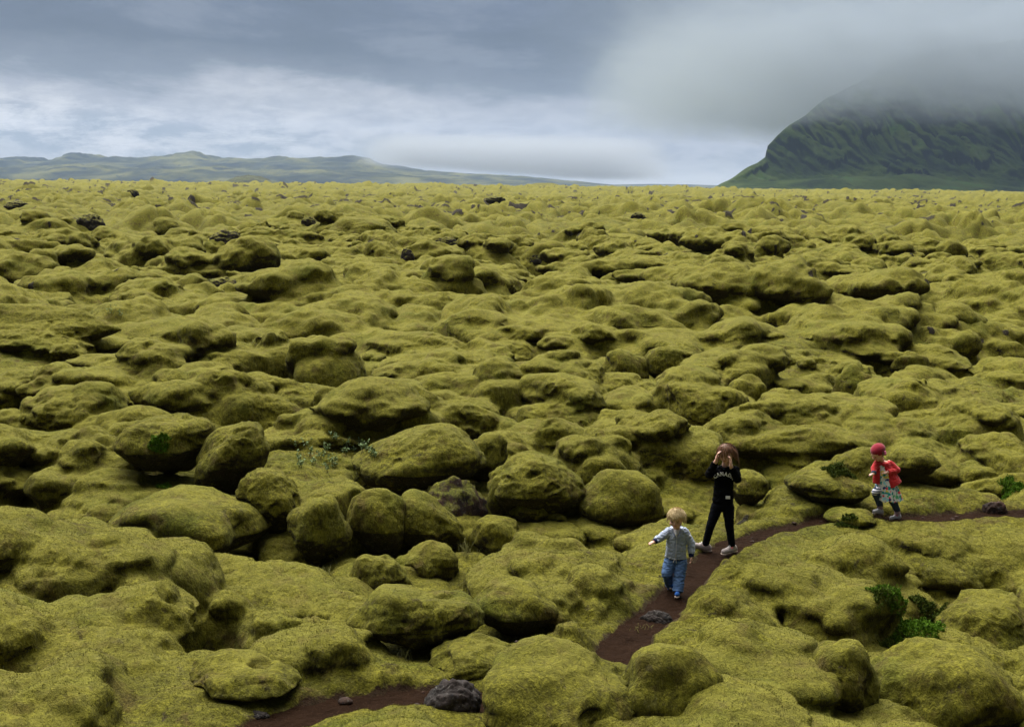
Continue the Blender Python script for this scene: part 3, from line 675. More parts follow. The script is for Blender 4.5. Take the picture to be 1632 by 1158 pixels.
# ------------------------------------------------------------------ boulders and rocks
def cells3(p, s):
    """rounded lumps on a boulder, 3D"""
    i = np.floor(p).astype(np.int64); best = np.full(len(p), 9.)
    for dx in (-1, 0, 1):
        for dy in (-1, 0, 1):
            for dz in (-1, 0, 1):
                h = _perm2[(_h2(i[:,0]+dx, i[:,1]+dy, s)+i[:,2]+dz) & 1023]; h2 = _perm2[h+13]; h3 = _perm2[h+37]
                q = np.stack([i[:,0]+dx+h/1023., i[:,1]+dy+h2/1023., i[:,2]+dz+h3/1023.], 1)-p
                best = np.minimum(best, (q*q).sum(1))
    return np.clip(1-best/.8, 0, 1)
def boulder(name, xc, yc, zc, rx, ry, rz, seed, mat, lean=0., bare=0., rocky=False, sub=6, base=-9):
    v_, f = ico(sub); p = v_.copy(); s = 500+seed*3
    # squarer shoulders
    e = .92
    p = np.sign(p)*np.abs(p)**e; p /= (np.linalg.norm(p, axis=1)[:, None]**.75)
    off = np.array([seed*7.31, seed*3.17, seed*1.93])
    q = v_*1.0+off
    big = perlin3(q*.9, s); mid = perlin3(q*1.9+4, s+1)
    size = max(rx, .2)
    if rocky:
        d = .30*big+.24*np.abs(mid)+.17*np.abs(perlin3(q*4, s+2))+.10*np.abs(perlin3(q*9, s+3))+.05*perlin3(q*20, s+4)
        cs = cells3(q*1.6, s+5); d = d+.16*cs
    else:
        d = .34*big+.10*mid+.11*cells3(q*1.0, s+5)+.04*cells3(q*2.3, s+6)+.018*perlin3(q*5, s+2)
    p = p*(1+d)[:, None]
    low = np.clip(-p[:, 2], 0, 1); p[:, 0] *= 1-.36*low; p[:, 1] *= 1-.36*low
    p[:, 0] += lean*p[:, 2]
    p = p*np.array([rx, ry, rz])
    if not rocky: p = p+v_*(moss_disp(p+off)*min(1, size/.45))[:, None]
    nfib = 0
    if not rocky and yc < 26:
        nfib = int(min(30000, 2600*4*rx*rz)); wf_ = (p[f[:, 0], 2] > -.35*rz)*1.0; fp2, fn2 = scatter(p, f, wf_, nfib, rf); V2, F2 = fibres(fp2, fn2, nfib, rf)
        n0_ = len(p); p = np.concatenate([p, V2]); f = np.concatenate([f, F2+n0_])
    o = mesh_np(name, p, f, mat, True, None, (xc, yc, zc))
    bn = perlin3(q*1.3+9, s+8)+.5*perlin3(q*4+2, s+9)-.75*v_[:, 2]
    bn = sstep(bn, .95-1.1*bare, 1.35-1.1*bare)*(1 if bare > 0 else 0)
    attr(o.data, 'pile', np.concatenate([0*bn, np.ones(3*nfib)])); attr(o.data, 'bare', np.concatenate([bn, np.zeros(3*nfib)])); attr(o.data, 'crest', np.concatenate([.7*sstep(v_[:, 2]+.3*perlin3(q*2, s+11), .55, 1.1), np.repeat(rf.uniform(0, .9, nfib)**2, 3)]))
    return o
for i, (px, top, bot, wd, lean, bare, lab) in enumerate(BOULDERS):
    xc, yc, rx, ry, z0, zt, Z = BW[i] if i < len(BW) and BW[i][6] < 60 else fit(px, top, bot, wd, Hfull, .85)
    hgt = zt-z0; far_ = bot < 660; zc = z0+(.02 if far_ else .46 if bare >= .25 else .28)*hgt; rz = (zt-zc)*.97; bare = bare*.8
    if far_: rx *= 1.12; bare = min(bare, .45) if 'rocky' not in lab else bare
    sub = 6 if wd > 85 else 5
    o = boulder('mossy_boulder', xc, yc, zc, rx*.97, ry*.98, rz, i, M_BOULDER, lean, bare, False, sub)
    tag(o, lab, 'boulder', 'moss-covered boulders of the lava field')
for i, (px, top, bot, wd, lab) in enumerate(ROCKS):
    xc, yc, rx, ry, z0, zt, Z = fit(px, top, bot, wd, Hfull, .6)
    hgt = zt-z0; zc = z0+.05*hgt; rz = (zt-zc)*(.8 if wd > 45 else .62)
    o = boulder('lava_rock', xc, yc, zc, rx*.82, ry*.82, rz, 100+i, M_ROCKB if i == 1 else M_DARK if i in (0, 2, 4) else M_STONE if i == 3 else M_ROCK, 0, 0, True, 5)
    tag(o, lab, 'rock', 'dark lava rocks')

# ------------------------------------------------------------------ far hills, mountain, clouds, haze
def far_mat(name, stops, rock, scl, blotch):
    m, t = new_mat(name); P = t.pos()
    n = t.noise(P, scl, 6, .6, .5)
    c = t.ramp(n, stops)
    r_ = t.mapr(t.noise(t.mapping(P, (1, 1, 3)), scl*2.3, 6, .65, .6), .57, .66)
    g = t.new('ShaderNodeNewGeometry'); s = t.new('ShaderNodeSeparateXYZ'); t.link(g.outputs['Normal'], s.inputs[0])
    steep = t.mapr(s.outputs['Z'], .62, .42)
    c = t.mix(t.math('MULTIPLY', r_, blotch), c, rock); c = t.mix(steep, c, rock)
    finish(t, c, .95, t.noise(P, scl*12, 5, .65), .4, 5., spec=.05); return m
M_MTN = far_mat('mountain_turf', [(.36, (.013, .022, .010)), (.48, (.030, .050, .013)), (.58, (.052, .074, .018)), (.70, (.048, .100, .024))], (.008, .012, .013), .0075, .6)
M_HILL = far_mat('far_hill_turf', [(.40, (.016, .022, .020)), (.5, (.040, .046, .026)), (.62, (.095, .096, .040))], (.008, .014, .022), .0030, 1.0)

MD = 3000.
def pxz(px, py, y):      # world x and z where the pixel's ray meets the plane at depth y
    d = ray(px, py); k = y/d.y; return d.x*k, CAM_H+d.z*k
prof = [(1128,306),(1140,303),(1180,283),(1215,264),(1230,254),(1232,237),(1246,222),(1268,200),(1292,182),(1325,160),(1370,132),(1430,100),(1520,75),(1632,60),(1800,60),(2100,90)]
pw = np.array([pxz(a, b, MD+300) for a, b in prof])
nx, ny = 900, 420
gxm = np.linspace(pw[0, 0]-60, pw[-1, 0], nx); gym = np.linspace(MD-260, MD+1100, ny)
XX, YY = np.meshgrid(gxm, gym, indexing='xy')
def mtn_h(x, y):
    wx = x+22*perlin2(x/140, y/140, 81)+7*perlin2(x/40., y/40., 82)
    P_ = np.interp((wx*(MD+300)/y), pw[:, 0]-4, pw[:, 1])
    u = np.clip((y-(MD-150))/520., 0, 1)
    face = 8+ 520*(u**1.5)
    # diagonal gullies running down to the left
    wv = 30*perlin2(x/110., y/110., 80); s_ = (x*.80+y*.62+wv)
    gl = np.abs(perlin2(s_/75., (x-y)/420., 83)); g2 = np.abs(perlin2(s_/30., (x-y)/200., 84)); g3 = perlin2(x/16., y/26., 87)
    face = face*(1-.17*(1-gl)**2.2*sstep(u, .05, .4)) - 16*(1-g2)**3*sstep(u, .05, .3)+4*g3*sstep(u, .0, .2)-7*(1-np.abs(perlin2(s_/15., (x-y)/130., 78)))**3*sstep(u, .05, .3)+11*fbm2(x/90., y/90., 88, 4)*sstep(u, .05, .3)
    face = face+14*sstep(perlin2(x/120., y/70., 89), .1, .25)*sstep(u, .1, .2)*(1-sstep(u, .5, .7))
    ft = 38*np.exp(-((x-880)/420)**2)*sstep(y, MD-260, MD-60)
    ter = 26*sstep(perlin2(x/260., y/160., 85), -.1, .3)*sstep(x, 520, 800)*sstep(y, MD-220, MD)
    face = np.maximum(face, ft+ter)
    P_ = P_+6*perlin2(x/60., y/60., 86)*sstep(P_, 10, 60)
    h = -smax(-P_, -face, 8)
    back = sstep(y, MD+600, MD+1080)
    return h*(1-back)-3*back-6*(1-sstep(y, MD-260, MD-200))
mo = mesh_np('mountain', np.stack([XX, YY, mtn_h(XX, YY)], -1).reshape(-1, 3), grid_quads(ny, nx), M_MTN)
struct(mo); mo['label'] = 'steep dark green mountain with its top in the cloud'
# the last rise of the lava in front of the mountain foot and a dark hillock on the left horizon
def hillmesh(name, pr, D, depth, mat, nz, lab, seed, rough=.1, cols=420):
    w_ = np.array([pxz(a, b, D+depth*.5) for a, b in pr]); xs = np.linspace(w_[0, 0], w_[-1, 0], cols); ys = np.linspace(D, D+depth, 90)
    A_, B_ = np.meshgrid(xs, ys, indexing='xy'); P_ = np.interp(A_, w_[:, 0], w_[:, 1]); u = (B_-D)/depth
    sc = (w_[:, 1].max()+1)
    sh = np.sin(np.pi*np.clip(u, 0, 1))**.62
    h = P_*sh*(1-.22*np.abs(fbm2(A_/nz, B_/nz, seed, 4))*(1-np.abs(2*u-1))**.3)
    h = h+sc*rough*fbm2(A_/(nz*.25), B_/(nz*.25), seed+7, 3)*sh*np.clip(P_/sc, 0, 1)-2*(1-sh)
    o = mesh_np(name, np.stack([A_, B_, h], -1).reshape(-1, 3), grid_quads(90, cols), mat)
    struct(o); o['label'] = lab; return o
hillmesh('hills', [(-520,262),(-300,250),(-120,256),(0,252),(30,249),(52,250),(70,259),(118,255),(122,247),(140,243),(158,250),(215,251),(262,251),(295,244),(318,243),(345,251),(400,253),(440,249),(480,251),(520,252),(560,248),(588,250),(610,262),(680,272),(760,276),(840,282),(920,288),(985,296),(1020,303)],
         8600, 2200, M_HILL, 900, 'long flat-topped green hills far off on the left', 91, .16, 1100)
hillmesh('hills', [(-300,290),(0,268),(60,266),(130,262),(230,268),(330,264),(420,272),(520,270),(600,276),(700,284),(800,290),(900,299),(960,304)], 7000, 1300, M_HILL, 500, 'lower front slopes of the far hills', 95, .20, 800)
hillmesh('hills', [(900,300),(980,294),(1040,293),(1100,294),(1160,296),(1240,302)], 12000, 1500, M_HILL, 900, 'pale strip of plain between hills and mountain', 93, .05, 300)
m, t = new_mat('dark_lava_far'); P = t.pos(); finish(t, t.ramp(t.noise(P, .08, 5, .7), [(.4, (.02, .024, .014)), (.6, (.05, .06, .02))]), .95, t.noise(P, .5, 4), .7, 1.5)
hillmesh('hills', [(330,292),(362,289),(380,281),(398,279),(415,281),(432,288),(470,293)], 1900, 160, m, 60, 'small dark hillock on the left horizon', 97, .12, 200)
hillmesh('hills', [(800,301),(835,296),(855,291),(880,292),(905,298),(940,303)], 1500, 120, M_GROUND, 60, 'low mossy knoll on the horizon in the middle', 99, .12, 200)

def box(name, lo, hi, mat):
    v_ = [(a, b, c) for a in (lo[0], hi[0]) for b in (lo[1], hi[1]) for c in (lo[2], hi[2])]
    f = [(0, 1, 3, 2), (4, 6, 7, 5), (0, 4, 5, 1), (2, 3, 7, 6), (0, 2, 6, 4), (1, 5, 7, 3)]
    return mesh_np(name, v_, f, mat, False)
def vol_mat(name): 
    m = bpy.data.materials.new(name); m.use_nodes = True; t = NT(m.node_tree); o = t.new('ShaderNodeOutputMaterial')
    b = t.new('ShaderNodeVolumePrincipled'); t.link(b.outputs[0], o.inputs['Volume']); return m, t, b
if CLOUDS:
    # cloud resting on the mountain top
    m, t, b = vol_mat('cloud_vapour'); P = t.pos()
    b.inputs['Color'].default_value = (.46, .515, .575, 1)
    x0, zb = pxz(1250, 200, MD+150); xl, zt_ = pxz(1080, 60, MD+150)
    s = t.new('ShaderNodeSeparateXYZ'); t.link(P, s.inputs[0])
    n = t.noise(t.mapping(P, (1, 1, 1.9)), .0050, 6, .64, .5)
    zz = t.math('ADD', s.outputs['Z'], t.math('MULTIPLY', t.math('SUBTRACT', n, .5), 190))
    xx = t.math('ADD', s.outputs['X'], t.math('MULTIPLY', t.math('SUBTRACT', n, .5), 520))
    f = t.math('MULTIPLY', t.mapr(zz, zb-12, zb+130), t.mapr(xx, x0-480, x0+170))
    f = t.math('MULTIPLY', f, t.mapr(zz, 520, 300))
    t.link(t.math('MULTIPLY', f, t.mapr(t.noise(t.mapping(P, (1, 1, 2.2), (40, 9, 3)), .009, 6, .66, .6), .36, .60, .0012, .0105)), b.inputs['Density'])
    co = box('cloud', (x0-1000, MD-350, zb-80), (pw[-1, 0]+250, MD+1300, 620), m)
    tag(co, 'grey cloud wrapping the top of the mountain', 'cloud', None, 'stuff')
    # low cloud spilling over the right end of the far hills
    m, t, b = vol_mat('low_cloud_vapour'); P = t.pos()
    b.inputs['Color'].default_value = (.58, .61, .65, 1)
    x1, z1 = pxz(590, 245, 8400); x2, z2 = pxz(990, 285, 8400); xa, za = pxz(800, 232, 8400)
    s = t.new('ShaderNodeSeparateXYZ'); t.link(P, s.inputs[0])
    n = t.noise(t.mapping(P, (1, 1, 2.5)), .0011, 4, .6, .3)
    xx = t.math('ADD', s.outputs['X'], t.math('MULTIPLY', t.math('SUBTRACT', n, .5), 500))
    zz = t.math('ADD', s.outputs['Z'], t.math('MULTIPLY', t.math('SUBTRACT', n, .5), 90))
    zb2 = t.mapr(s.outputs['X'], x1, x2, z1-85, z2-25)
    f = t.math('MULTIPLY', t.mapr(xx, x1-60, x1+260), t.mapr(xx, x2+300, x2-200))
    f = t.math('MULTIPLY', f, t.math('MULTIPLY', t.mapr(t.math('SUBTRACT', zz, zb2), 0., 45.), t.mapr(zz, za+60, za-40)))
    t.link(t.math('MULTIPLY', f, .004), b.inputs['Density'])
    co = box('cloud', (x1-500, 7600, 40), (x2+600, 8550, za+120), m)
    tag(co, 'low white cloud covering the right end of the far hills', 'cloud', None, 'stuff')
if HAZE:
    m, t, b = vol_mat('haze_air')
    b.inputs['Color'].default_value = (.50, .68, 1.0, 1); b.inputs['Density'].default_value = .000030
    ho = box('haze', (-9000, -60, -60), (9000, 14500, 700), m); tag(ho, 'thin bluish haze over the plain', 'haze', None, 'stuff')

# ------------------------------------------------------------------ children
DG = None
def apply_mods(o):
    dg = bpy.context.evaluated_depsgraph_get(); dg.update()
    me = bpy.data.meshes.new_from_object(o.evaluated_get(dg)); me.name = o.name
    o.modifiers.clear(); old = o.data; o.data = me; bpy.data.meshes.remove(old)
class Fuse:
    """overlapping tapered limbs and ellipsoids grown into one skin"""
    def __init__(self): self.bm = bmesh.new()
    def ell(self, c, r, rot=None):
        m = Matrix.Translation(c) @ (rot.to_4x4() if rot else Matrix.Identity(4)) @ Matrix.Diagonal((*r, 1))
        bmesh.ops.create_icosphere(self.bm, subdivisions=3, radius=1, matrix=m); return self
    def cap(self, a, b, ra, rb, ends=(1, 1), flat=1.0):
        a, b = Vector(a), Vector(b); d = b-a; L = d.length
        zz_ = d.normalized(); xx_ = Vector((1, 0, 0)) if abs(zz_.x) < .9 else Vector((0, 0, 1)); xx_ = (xx_-zz_*xx_.dot(zz_)).normalized()
        q = Matrix((xx_, zz_.cross(xx_), zz_)).transposed().to_4x4()
        m = Matrix.Translation((a+b)/2) @ q @ Matrix.Diagonal((1, flat, 1, 1))
        bmesh.ops.create_cone(self.bm, cap_ends=True, segments=20, radius1=ra, radius2=rb, depth=L, matrix=m)
        if ends[0]: self.ell(a, (ra*.99, ra*.99*flat, ra*.99), q.to_3x3())
        if ends[1]: self.ell(b, (rb*.99, rb*.99*flat, rb*.99), q.to_3x3())
        return self
    def chain(self, pts, rad, ends=(1, 1), flat=1.0):
        for i in range(len(pts)-1):
            self.cap(pts[i], pts[i+1], rad[i], rad[i+1], (ends[0] if i == 0 else 1, ends[1] if i == len(pts)-2 else 1), flat)
        return self
    def build(self, name, mat, parent, vox=.007, smooth=4, wrinkle=0., wscale=18., seed=0):
        me = bpy.data.meshes.new(name); self.bm.to_mesh(me); self.bm.free()
        o = bpy.data.objects.new(name, me); COL.objects.link(o)
        r = o.modifiers.new('r', 'REMESH'); r.mode = 'VOXEL'; r.voxel_size = vox
        s = o.modifiers.new('s', 'SMOOTH'); s.iterations = smooth; s.factor = .5
        apply_mods(o); me = o.data; me.materials.clear(); me.materials.append(mat)
        n = len(me.vertices)
        if wrinkle:
            co = np.empty(n*3, dtype=np.float32); me.vertices.foreach_get('co', co); co = co.reshape(-1, 3)
            no = np.empty(n*3, dtype=np.float32); me.vertices.foreach_get('normal', no); no = no.reshape(-1, 3)
            p = co*np.array([1, 1, 1.7])*wscale+seed*5.3
            d = wrinkle*(-np.abs(perlin3(p, 300+seed))*1.3+.5+.4*perlin3(p*2.3, 301+seed))
            me.vertices.foreach_set('co', (co+no*d[:, None]).astype(np.float32).ravel())
        me.polygons.foreach_set('use_smooth', np.ones(len(me.polygons), dtype=bool)); me.update()
        if parent: o.parent = parent
        return o
def simple(name, mat, parent, fn, smooth=True):
    bm = bmesh.new(); fn(bm); me = bpy.data.meshes.new(name); bm.to_mesh(me); bm.free()
    me.polygons.foreach_set('use_smooth', np.full(len(me.polygons), smooth)); me.materials.append(mat)
    o = bpy.data.objects.new(name, me); COL.objects.link(o); o.parent = parent; return o
def ellobj(name, c, r, mat, parent, rot=None):
    m = Matrix.Translation(c) @ (rot.to_4x4() if rot else Matrix.Identity(4)) @ Matrix.Diagonal((*r, 1))
    return simple(name, mat, parent, lambda bm: bmesh.ops.create_icosphere(bm, subdivisions=3, radius=1, matrix=m))
def empty(name, loc, rz=0):
    o = bpy.data.objects.new(name, None); COL.objects.link(o); o.location = loc; o.rotation_euler = (0, 0, rz); o.empty_display_size = .1; return o
def tube(bm, pts, r0, r1, seg=5):
    rings = []; n = len(pts)
    for i, p in enumerate(pts):
        d = (Vector(pts[min(i+1, n-1)])-Vector(pts[max(i-1, 0)])).normalized(); a = d.orthogonal().normalized(); b = d.cross(a)
        r = r0+(r1-r0)*i/(n-1)
        rings.append([bm.verts.new(Vector(p)+(a*math.cos(2*math.pi*k/seg)+b*math.sin(2*math.pi*k/seg))*r) for k in range(seg)])
    for i in range(n-1):
        for k in range(seg): bm.faces.new((rings[i][k], rings[i][(k+1) % seg], rings[i+1][(k+1) % seg], rings[i+1][k]))
    bm.faces.new(rings[-1])

def cloth(name, color, rough=.9, weave=260., sheen=.0, var=.25, spec=.2):
    m, t = new_mat(name); tc = t.new('ShaderNodeTexCoord').outputs['Object']
    n = t.noise(tc, 14, 4, .6); n2 = t.noise(tc, weave, 2)
    if isinstance(color, tuple): color = tuple(x*.85 for x in color)
    if isinstance(color, tuple): c = t.mix(n, tuple(x*(1-var) for x in color), tuple(min(1, x*(1+var)) for x in color))
    else: c = color(t, tc)
    finish(t, c, rough, t.math('ADD', n, t.math('MULTIPLY', n2, .5)), .5, .006, sheen=sheen, spec=spec); return m
m, t = new_mat('skin'); tc = t.new('ShaderNodeTexCoord').outputs['Object']
b = finish(t, t.mix(t.noise(tc, 18, 3), (.56, .31, .23), (.66, .41, .32)), .55, t.noise(tc, 90, 2), .1, .002, spec=.35)
b.inputs['Subsurface Weight'].default_value = .12; b.inputs['Subsurface Radius'].default_value = (.01, .004, .002); b.inputs['Subsurface Scale'].default_value = .5
M_SKIN = m
def hairmat(name, a, b_):
    m, t = new_mat(name); tc = t.new('ShaderNodeTexCoord').outputs['Object']
    finish(t, t.mix(t.mapr(t.noise(tc, 70, 4, .7), .3, .7), a, b_), .5, t.noise(tc, 160, 3), .4, .004, spec=.4); return m
M_BLOND = hairmat('blond_hair', (.34, .22, .09), (.82, .66, .38)); M_BROWN = hairmat('brown_hair', (.045, .018, .008), (.22, .10, .045))
M_BROW = cloth('brow', (.20, .12, .06)); M_EYE = cloth('eye_dark', (.03, .02, .015), .3, var=.1); M_LIP = cloth('lip', (.50, .17, .14), .5)
def stripes(t, tc):
    s = t.new('ShaderNodeSeparateXYZ'); t.link(tc, s.inputs[0])
    z = t.math('ADD', s.outputs['Z'], t.math('MULTIPLY', t.noise(tc, 9, 2), .015))
    f = t.math('GREATER_THAN', t.math('FRACT', t.math('MULTIPLY', z, 95.)), .5)
    return t.mix(f, (.50, .55, .64), (.11, .15, .25))
M_STRIPE = cloth('striped_fleece', stripes, sheen=.2)
M_NAVY = cloth('navy_rib', (.010, .016, .07)); M_WHITE = cloth('white_cotton', (.72, .70, .70)); M_SILVER = cloth('zip_metal', (.6, .6, .62), .35)
M_DENIM = cloth('blue_denim', (.085, .155, .30), var=.45); M_DENIM2 = cloth('denim_seam', (.05, .09, .18))
M_BLACK = cloth('black_sweat', (.004, .004, .005), var=.3, spec=.04); M_BLACK2 = cloth('black_tights', (.004, .0045, .007), .9, var=.3, spec=.05)
M_PRINT = cloth('white_print', (.8, .8, .78), var=.05)
M_SHOEG = cloth('grey_shoe', (.42, .36, .34)); M_SOLE = cloth('pale_sole', (.62, .50, .42)); M_PINK = cloth('pink_shoe_panel', (.75, .22, .26)); M_BLUE = cloth('blue_shoe', (.03, .12, .42))
M_SHOEW = cloth('white_shoe', (.72, .70, .70)); M_RED = cloth('red_knit', (.50, .020, .022), weave=120., sheen=.2, var=.2); M_HAT = cloth('crimson_knit_hat', (.27, .008, .024), weave=120., sheen=.2)
M_FLOWER = cloth('pink_crochet', (.62, .16, .30)); M_LEG = cloth('slate_leggings', (.045, .070, .12), var=.3); M_SOCK = cloth('pink_sock', (.55, .38, .42))
def legstripes(t, tc):
    s = t.new('ShaderNodeSeparateXYZ'); t.link(tc, s.inputs[0])
    return t.mix(t.math('GREATER_THAN', t.math('FRACT', t.math('MULTIPLY', s.outputs['Z'], 30.)), .5), (.75, .75, .78), (.05, .06, .12))
M_LSTR = cloth('striped_knee', legstripes)
def flowers(t, tc):
    vo = t.new('ShaderNodeTexVoronoi'); vo.inputs['Scale'].default_value = 24; nz_ = t.new('ShaderNodeTexNoise'); nz_.inputs['Scale'].default_value = 22; t.link(tc, nz_.inputs['Vector']); t.link(t.mix(.055, tc, nz_.outputs['Color'], 'ADD'), vo.inputs['Vector'])
    s = t.new('ShaderNodeSeparateColor'); t.link(vo.outputs['Color'], s.inputs[0])
    rp = t.new('ShaderNodeValToRGB'); cr = rp.color_ramp; cr.interpolation = 'CONSTANT'
    cols = [(0, (.68, .68, .68)), (.16, (.02, .30, .30)), (.34, (.75, .06, .10)), (.46, (.02, .04, .16)), (.60, (.80, .62, .10)), (.70, (.32, .66, .80)), (.86, (.10, .40, .20))]
    cr.elements[0].color = (*cols[0][1], 1); cr.elements[1].position = cols[1][0]; cr.elements[1].color = (*cols[1][1], 1)
    for p, c in cols[2:]: e = cr.elements.new(p); e.color = (*c, 1)
    t.link(s.outputs[0], rp.inputs[0])
    return t.mix(t.math('LESS_THAN', vo.outputs['Distance'], .56), (.68, .68, .68), rp.outputs[0])
M_FLORAL = cloth('floral_cotton', flowers)

class Fig:
    def __init__(self, name, px0, py0, mpp, label):
        g = at(px0, py0, 0.0); self.root = empty(name, g); self.px0, self.py0, self.m = px0, py0, mpp
        self.root.rotation_euler.z = -math.atan2(g.x, g.y)
        self.phi = math.atan2(CAM_H-.6, math.hypot(g.x, g.y)); tag(self.root, label, 'child', 'children walking along the path')
    def P(self, px, py, d=0.):   # d = metres toward the viewer
        v_ = (self.py0-py)*self.m; return Vector(((px-self.px0)*self.m, -d, (v_+d*math.sin(self.phi))/math.cos(self.phi)))
def hand(F, wrist, tip_dir, palm_n, size, curl, side):
    """palm, four unequal curled fingers and a thumb leaving the side of the palm"""
    d = tip_dir.normalized(); n = (palm_n-d*palm_n.dot(d)).normalized(); s = d.cross(n)*side
    L = size*.52; rot = Matrix((s, n, d)).transposed()
    F.ell(wrist+d*L*.5, (size*.24, size*.11, L*.58), rot)
    for k, (o, ln) in enumerate(((-.19, .80), (-.065, .95), (.06, .88), (.18, .70))):
        a = wrist+d*L*.92+s*size*o; q = a; dd = d.copy()
        for j, seg in enumerate((.42, .32, .26)):
            ang = curl*(.6+.5*j); dd2 = (d*math.cos(ang*(j+1)*.7)+n*math.sin(ang*(j+1)*.7)).normalized()
            q2 = q+dd2*size*.5*ln*seg; F.cap(q, q2, size*.055*(1-.12*j), size*.05*(1-.14*j)); q = q2
    a = wrist+d*L*.25-s*size*.2; b_ = a-s*size*.12+d*size*.17+n*size*.06; c = b_+d*size*.15+n*size*.10
    F.cap(a, b_, size*.075, size*.065).cap(b_, c, size*.06, size*.05)
def head(F, c, r, face, up=Vector((0, 0, 1))):
    """skull, jaw, nose, ears; returns the head's axes"""
    f = face.normalized(); s = f.cross(up).normalized(); u = s.cross(f).normalized(); rot = Matrix((s, f, u)).transposed()
    F.ell(c+u*r*.18, (r*.80, r*.92, r*.86), rot); F.ell(c-u*r*.35+f*r*.18, (r*.62, r*.66, r*.62), rot)
    F.ell(c-u*r*.78+f*r*.42, (r*.26, r*.24, r*.20), rot)
    F.ell(c+f*r*.93-u*r*.18, (r*.10, r*.16, r*.15), rot); F.ell(c+f*r*.86+u*r*.02, (r*.07, r*.12, r*.16), rot)
    for q in (-1, 1):
        F.ell(c+s*q*r*.80-u*r*.05-f*r*.02, (r*.07, r*.15, r*.22), rot); F.ell(c+s*q*r*.38+f*r*.58-u*r*.33, (r*.28, r*.25, r*.25), rot)
    return s, f, u, rot
def face_parts(body, c, r, s, f, u, rot):
    for q in (-1, 1):
        ellobj('eye', c+s*q*r*.30+f*r*.83+u*r*.02, (r*.13, r*.06, r*.055), M_EYE, body, rot)
        ellobj('eyebrow', c+s*q*r*.31+f*r*.86+u*r*.22, (r*.18, r*.05, r*.03), M_BROW, body, rot)
    ellobj('mouth', c+f*r*.83-u*r*.48, (r*.18, r*.06, r*.05), M_LIP, body, rot)
def locks(name, c, r, s, f, u, mat, parent, n, length, spread, droop, seed, fringe=True, wave=.0, blow=Vector((0, 0, 0)), thick=.07):
    rnd = random.Random(seed)
    def fn(bm):
        m = Matrix.Translation(c+u*r*.24-f*r*.10) @ Matrix((s, f, u)).transposed().to_4x4() @ Matrix.Diagonal((r*.88, r*.95, r*.88, 1))
        g = bmesh.ops.create_icosphere(bm, subdivisions=4, radius=1, matrix=m)
        dele = [v_ for v_ in g['verts'] if ((v_.co-c).dot(f) > r*.30 and (v_.co-c).dot(u) < r*.42) or (v_.co-c).dot(u) < -r*.42]
        bmesh.ops.delete(bm, geom=dele, context='VERTS')
        for i in range(n):
            th = rnd.uniform(0, 2*math.pi); ph = rnd.uniform(.0, 1.25)
            dr_ = (s*math.cos(th)*math.sin(ph)+f*math.sin(th)*math.sin(ph)+u*math.cos(ph)); p0 = c+u*r*.22-f*r*.06+Vector((dr_.x, dr_.y, dr_.z))*r*.94
            fr = dr_.dot(f) > (.25 if fringe else .05)
            L = r*length*(rnd.uniform(.75, 1.1))*(.40 if fr and fringe else 1.0)
            if fr and not fringe: continue
            pts = [p0]; p = p0.copy(); out = (dr_-u*dr_.dot(u)); out = out.normalized() if out.length > .01 else f
            dirv = (out*.9+u*.2)
            for k in range(7):
                tt = (k+1)/7.; dirv = (dirv*(1-droop*.5)+Vector((0, 0, -1))*droop*.75+out*spread*.12+blow*tt+s*wave*math.sin(k*1.9+th)).normalized()
                p = p+dirv*L/7; rel = p-(c+u*r*.15)
                if rel.length < r*.95: p = c+u*r*.15+rel.normalized()*r*.95
                pts.append(p.copy())
            tube(bm, pts, r*thick, r*thick*.3, 5)
    return simple(name, mat, parent, fn)
def shoe(parent, ankle, toe, ln, mats, name='shoe'):
    """low trainer: upper, sole, tongue"""
    a = Vector(ankle); t_ = Vector(toe); d = (t_-a); d.z = 0; d.normalize(); up = Vector((0, 0, 1)); base = min(t_.z, a.z-.05)
    heel = Vector((a.x, a.y, 0))-d*ln*.22; gz = t_.z; hz = a.z-.075
    H = Vector((heel.x, heel.y, hz)); T = Vector((heel.x, heel.y, 0))+d*ln*.88; T.z = gz
    F = Fuse(); F.cap(H+up*.035, T+up*.028, ln*.17, ln*.16, (1, 1)).cap(H+up*.05+d*ln*.05, Vector(ankle), ln*.17, ln*.15, (1, 0)); F.ell((H*.45+T*.55)+up*.045, (ln*.15,)*3)
    o = F.build(name, mats[0], parent, .006, 3)
    F = Fuse(); F.ell(H+up*.002, (ln*.18, ln*.18, .016)).ell(T+up*.002, (ln*.175, ln*.175, .014)); F.cap(H+up*.003, T+up*.003, ln*.17, ln*.165, (0, 0), .1)
    so_ = F.build('sole', mats[1], o, .006, 2)
    ellobj('shoe_panel', (H*.62+T*.38)+up*.055+d*.01, (ln*.175, ln*.12, .02), mats[2], o)
    M = (H*.4+T*.6)+up*.068
    sd_ = d.cross(up)
    def lc(bm):
        for k in range(4):
            q = M-d*ln*.09*k+up*.010*k; tube(bm, [q-sd_*ln*.08, q+up*.012, q+sd_*ln*.08], .004, .004, 4)
    simple('laces', M_WHITE, o, lc); return o

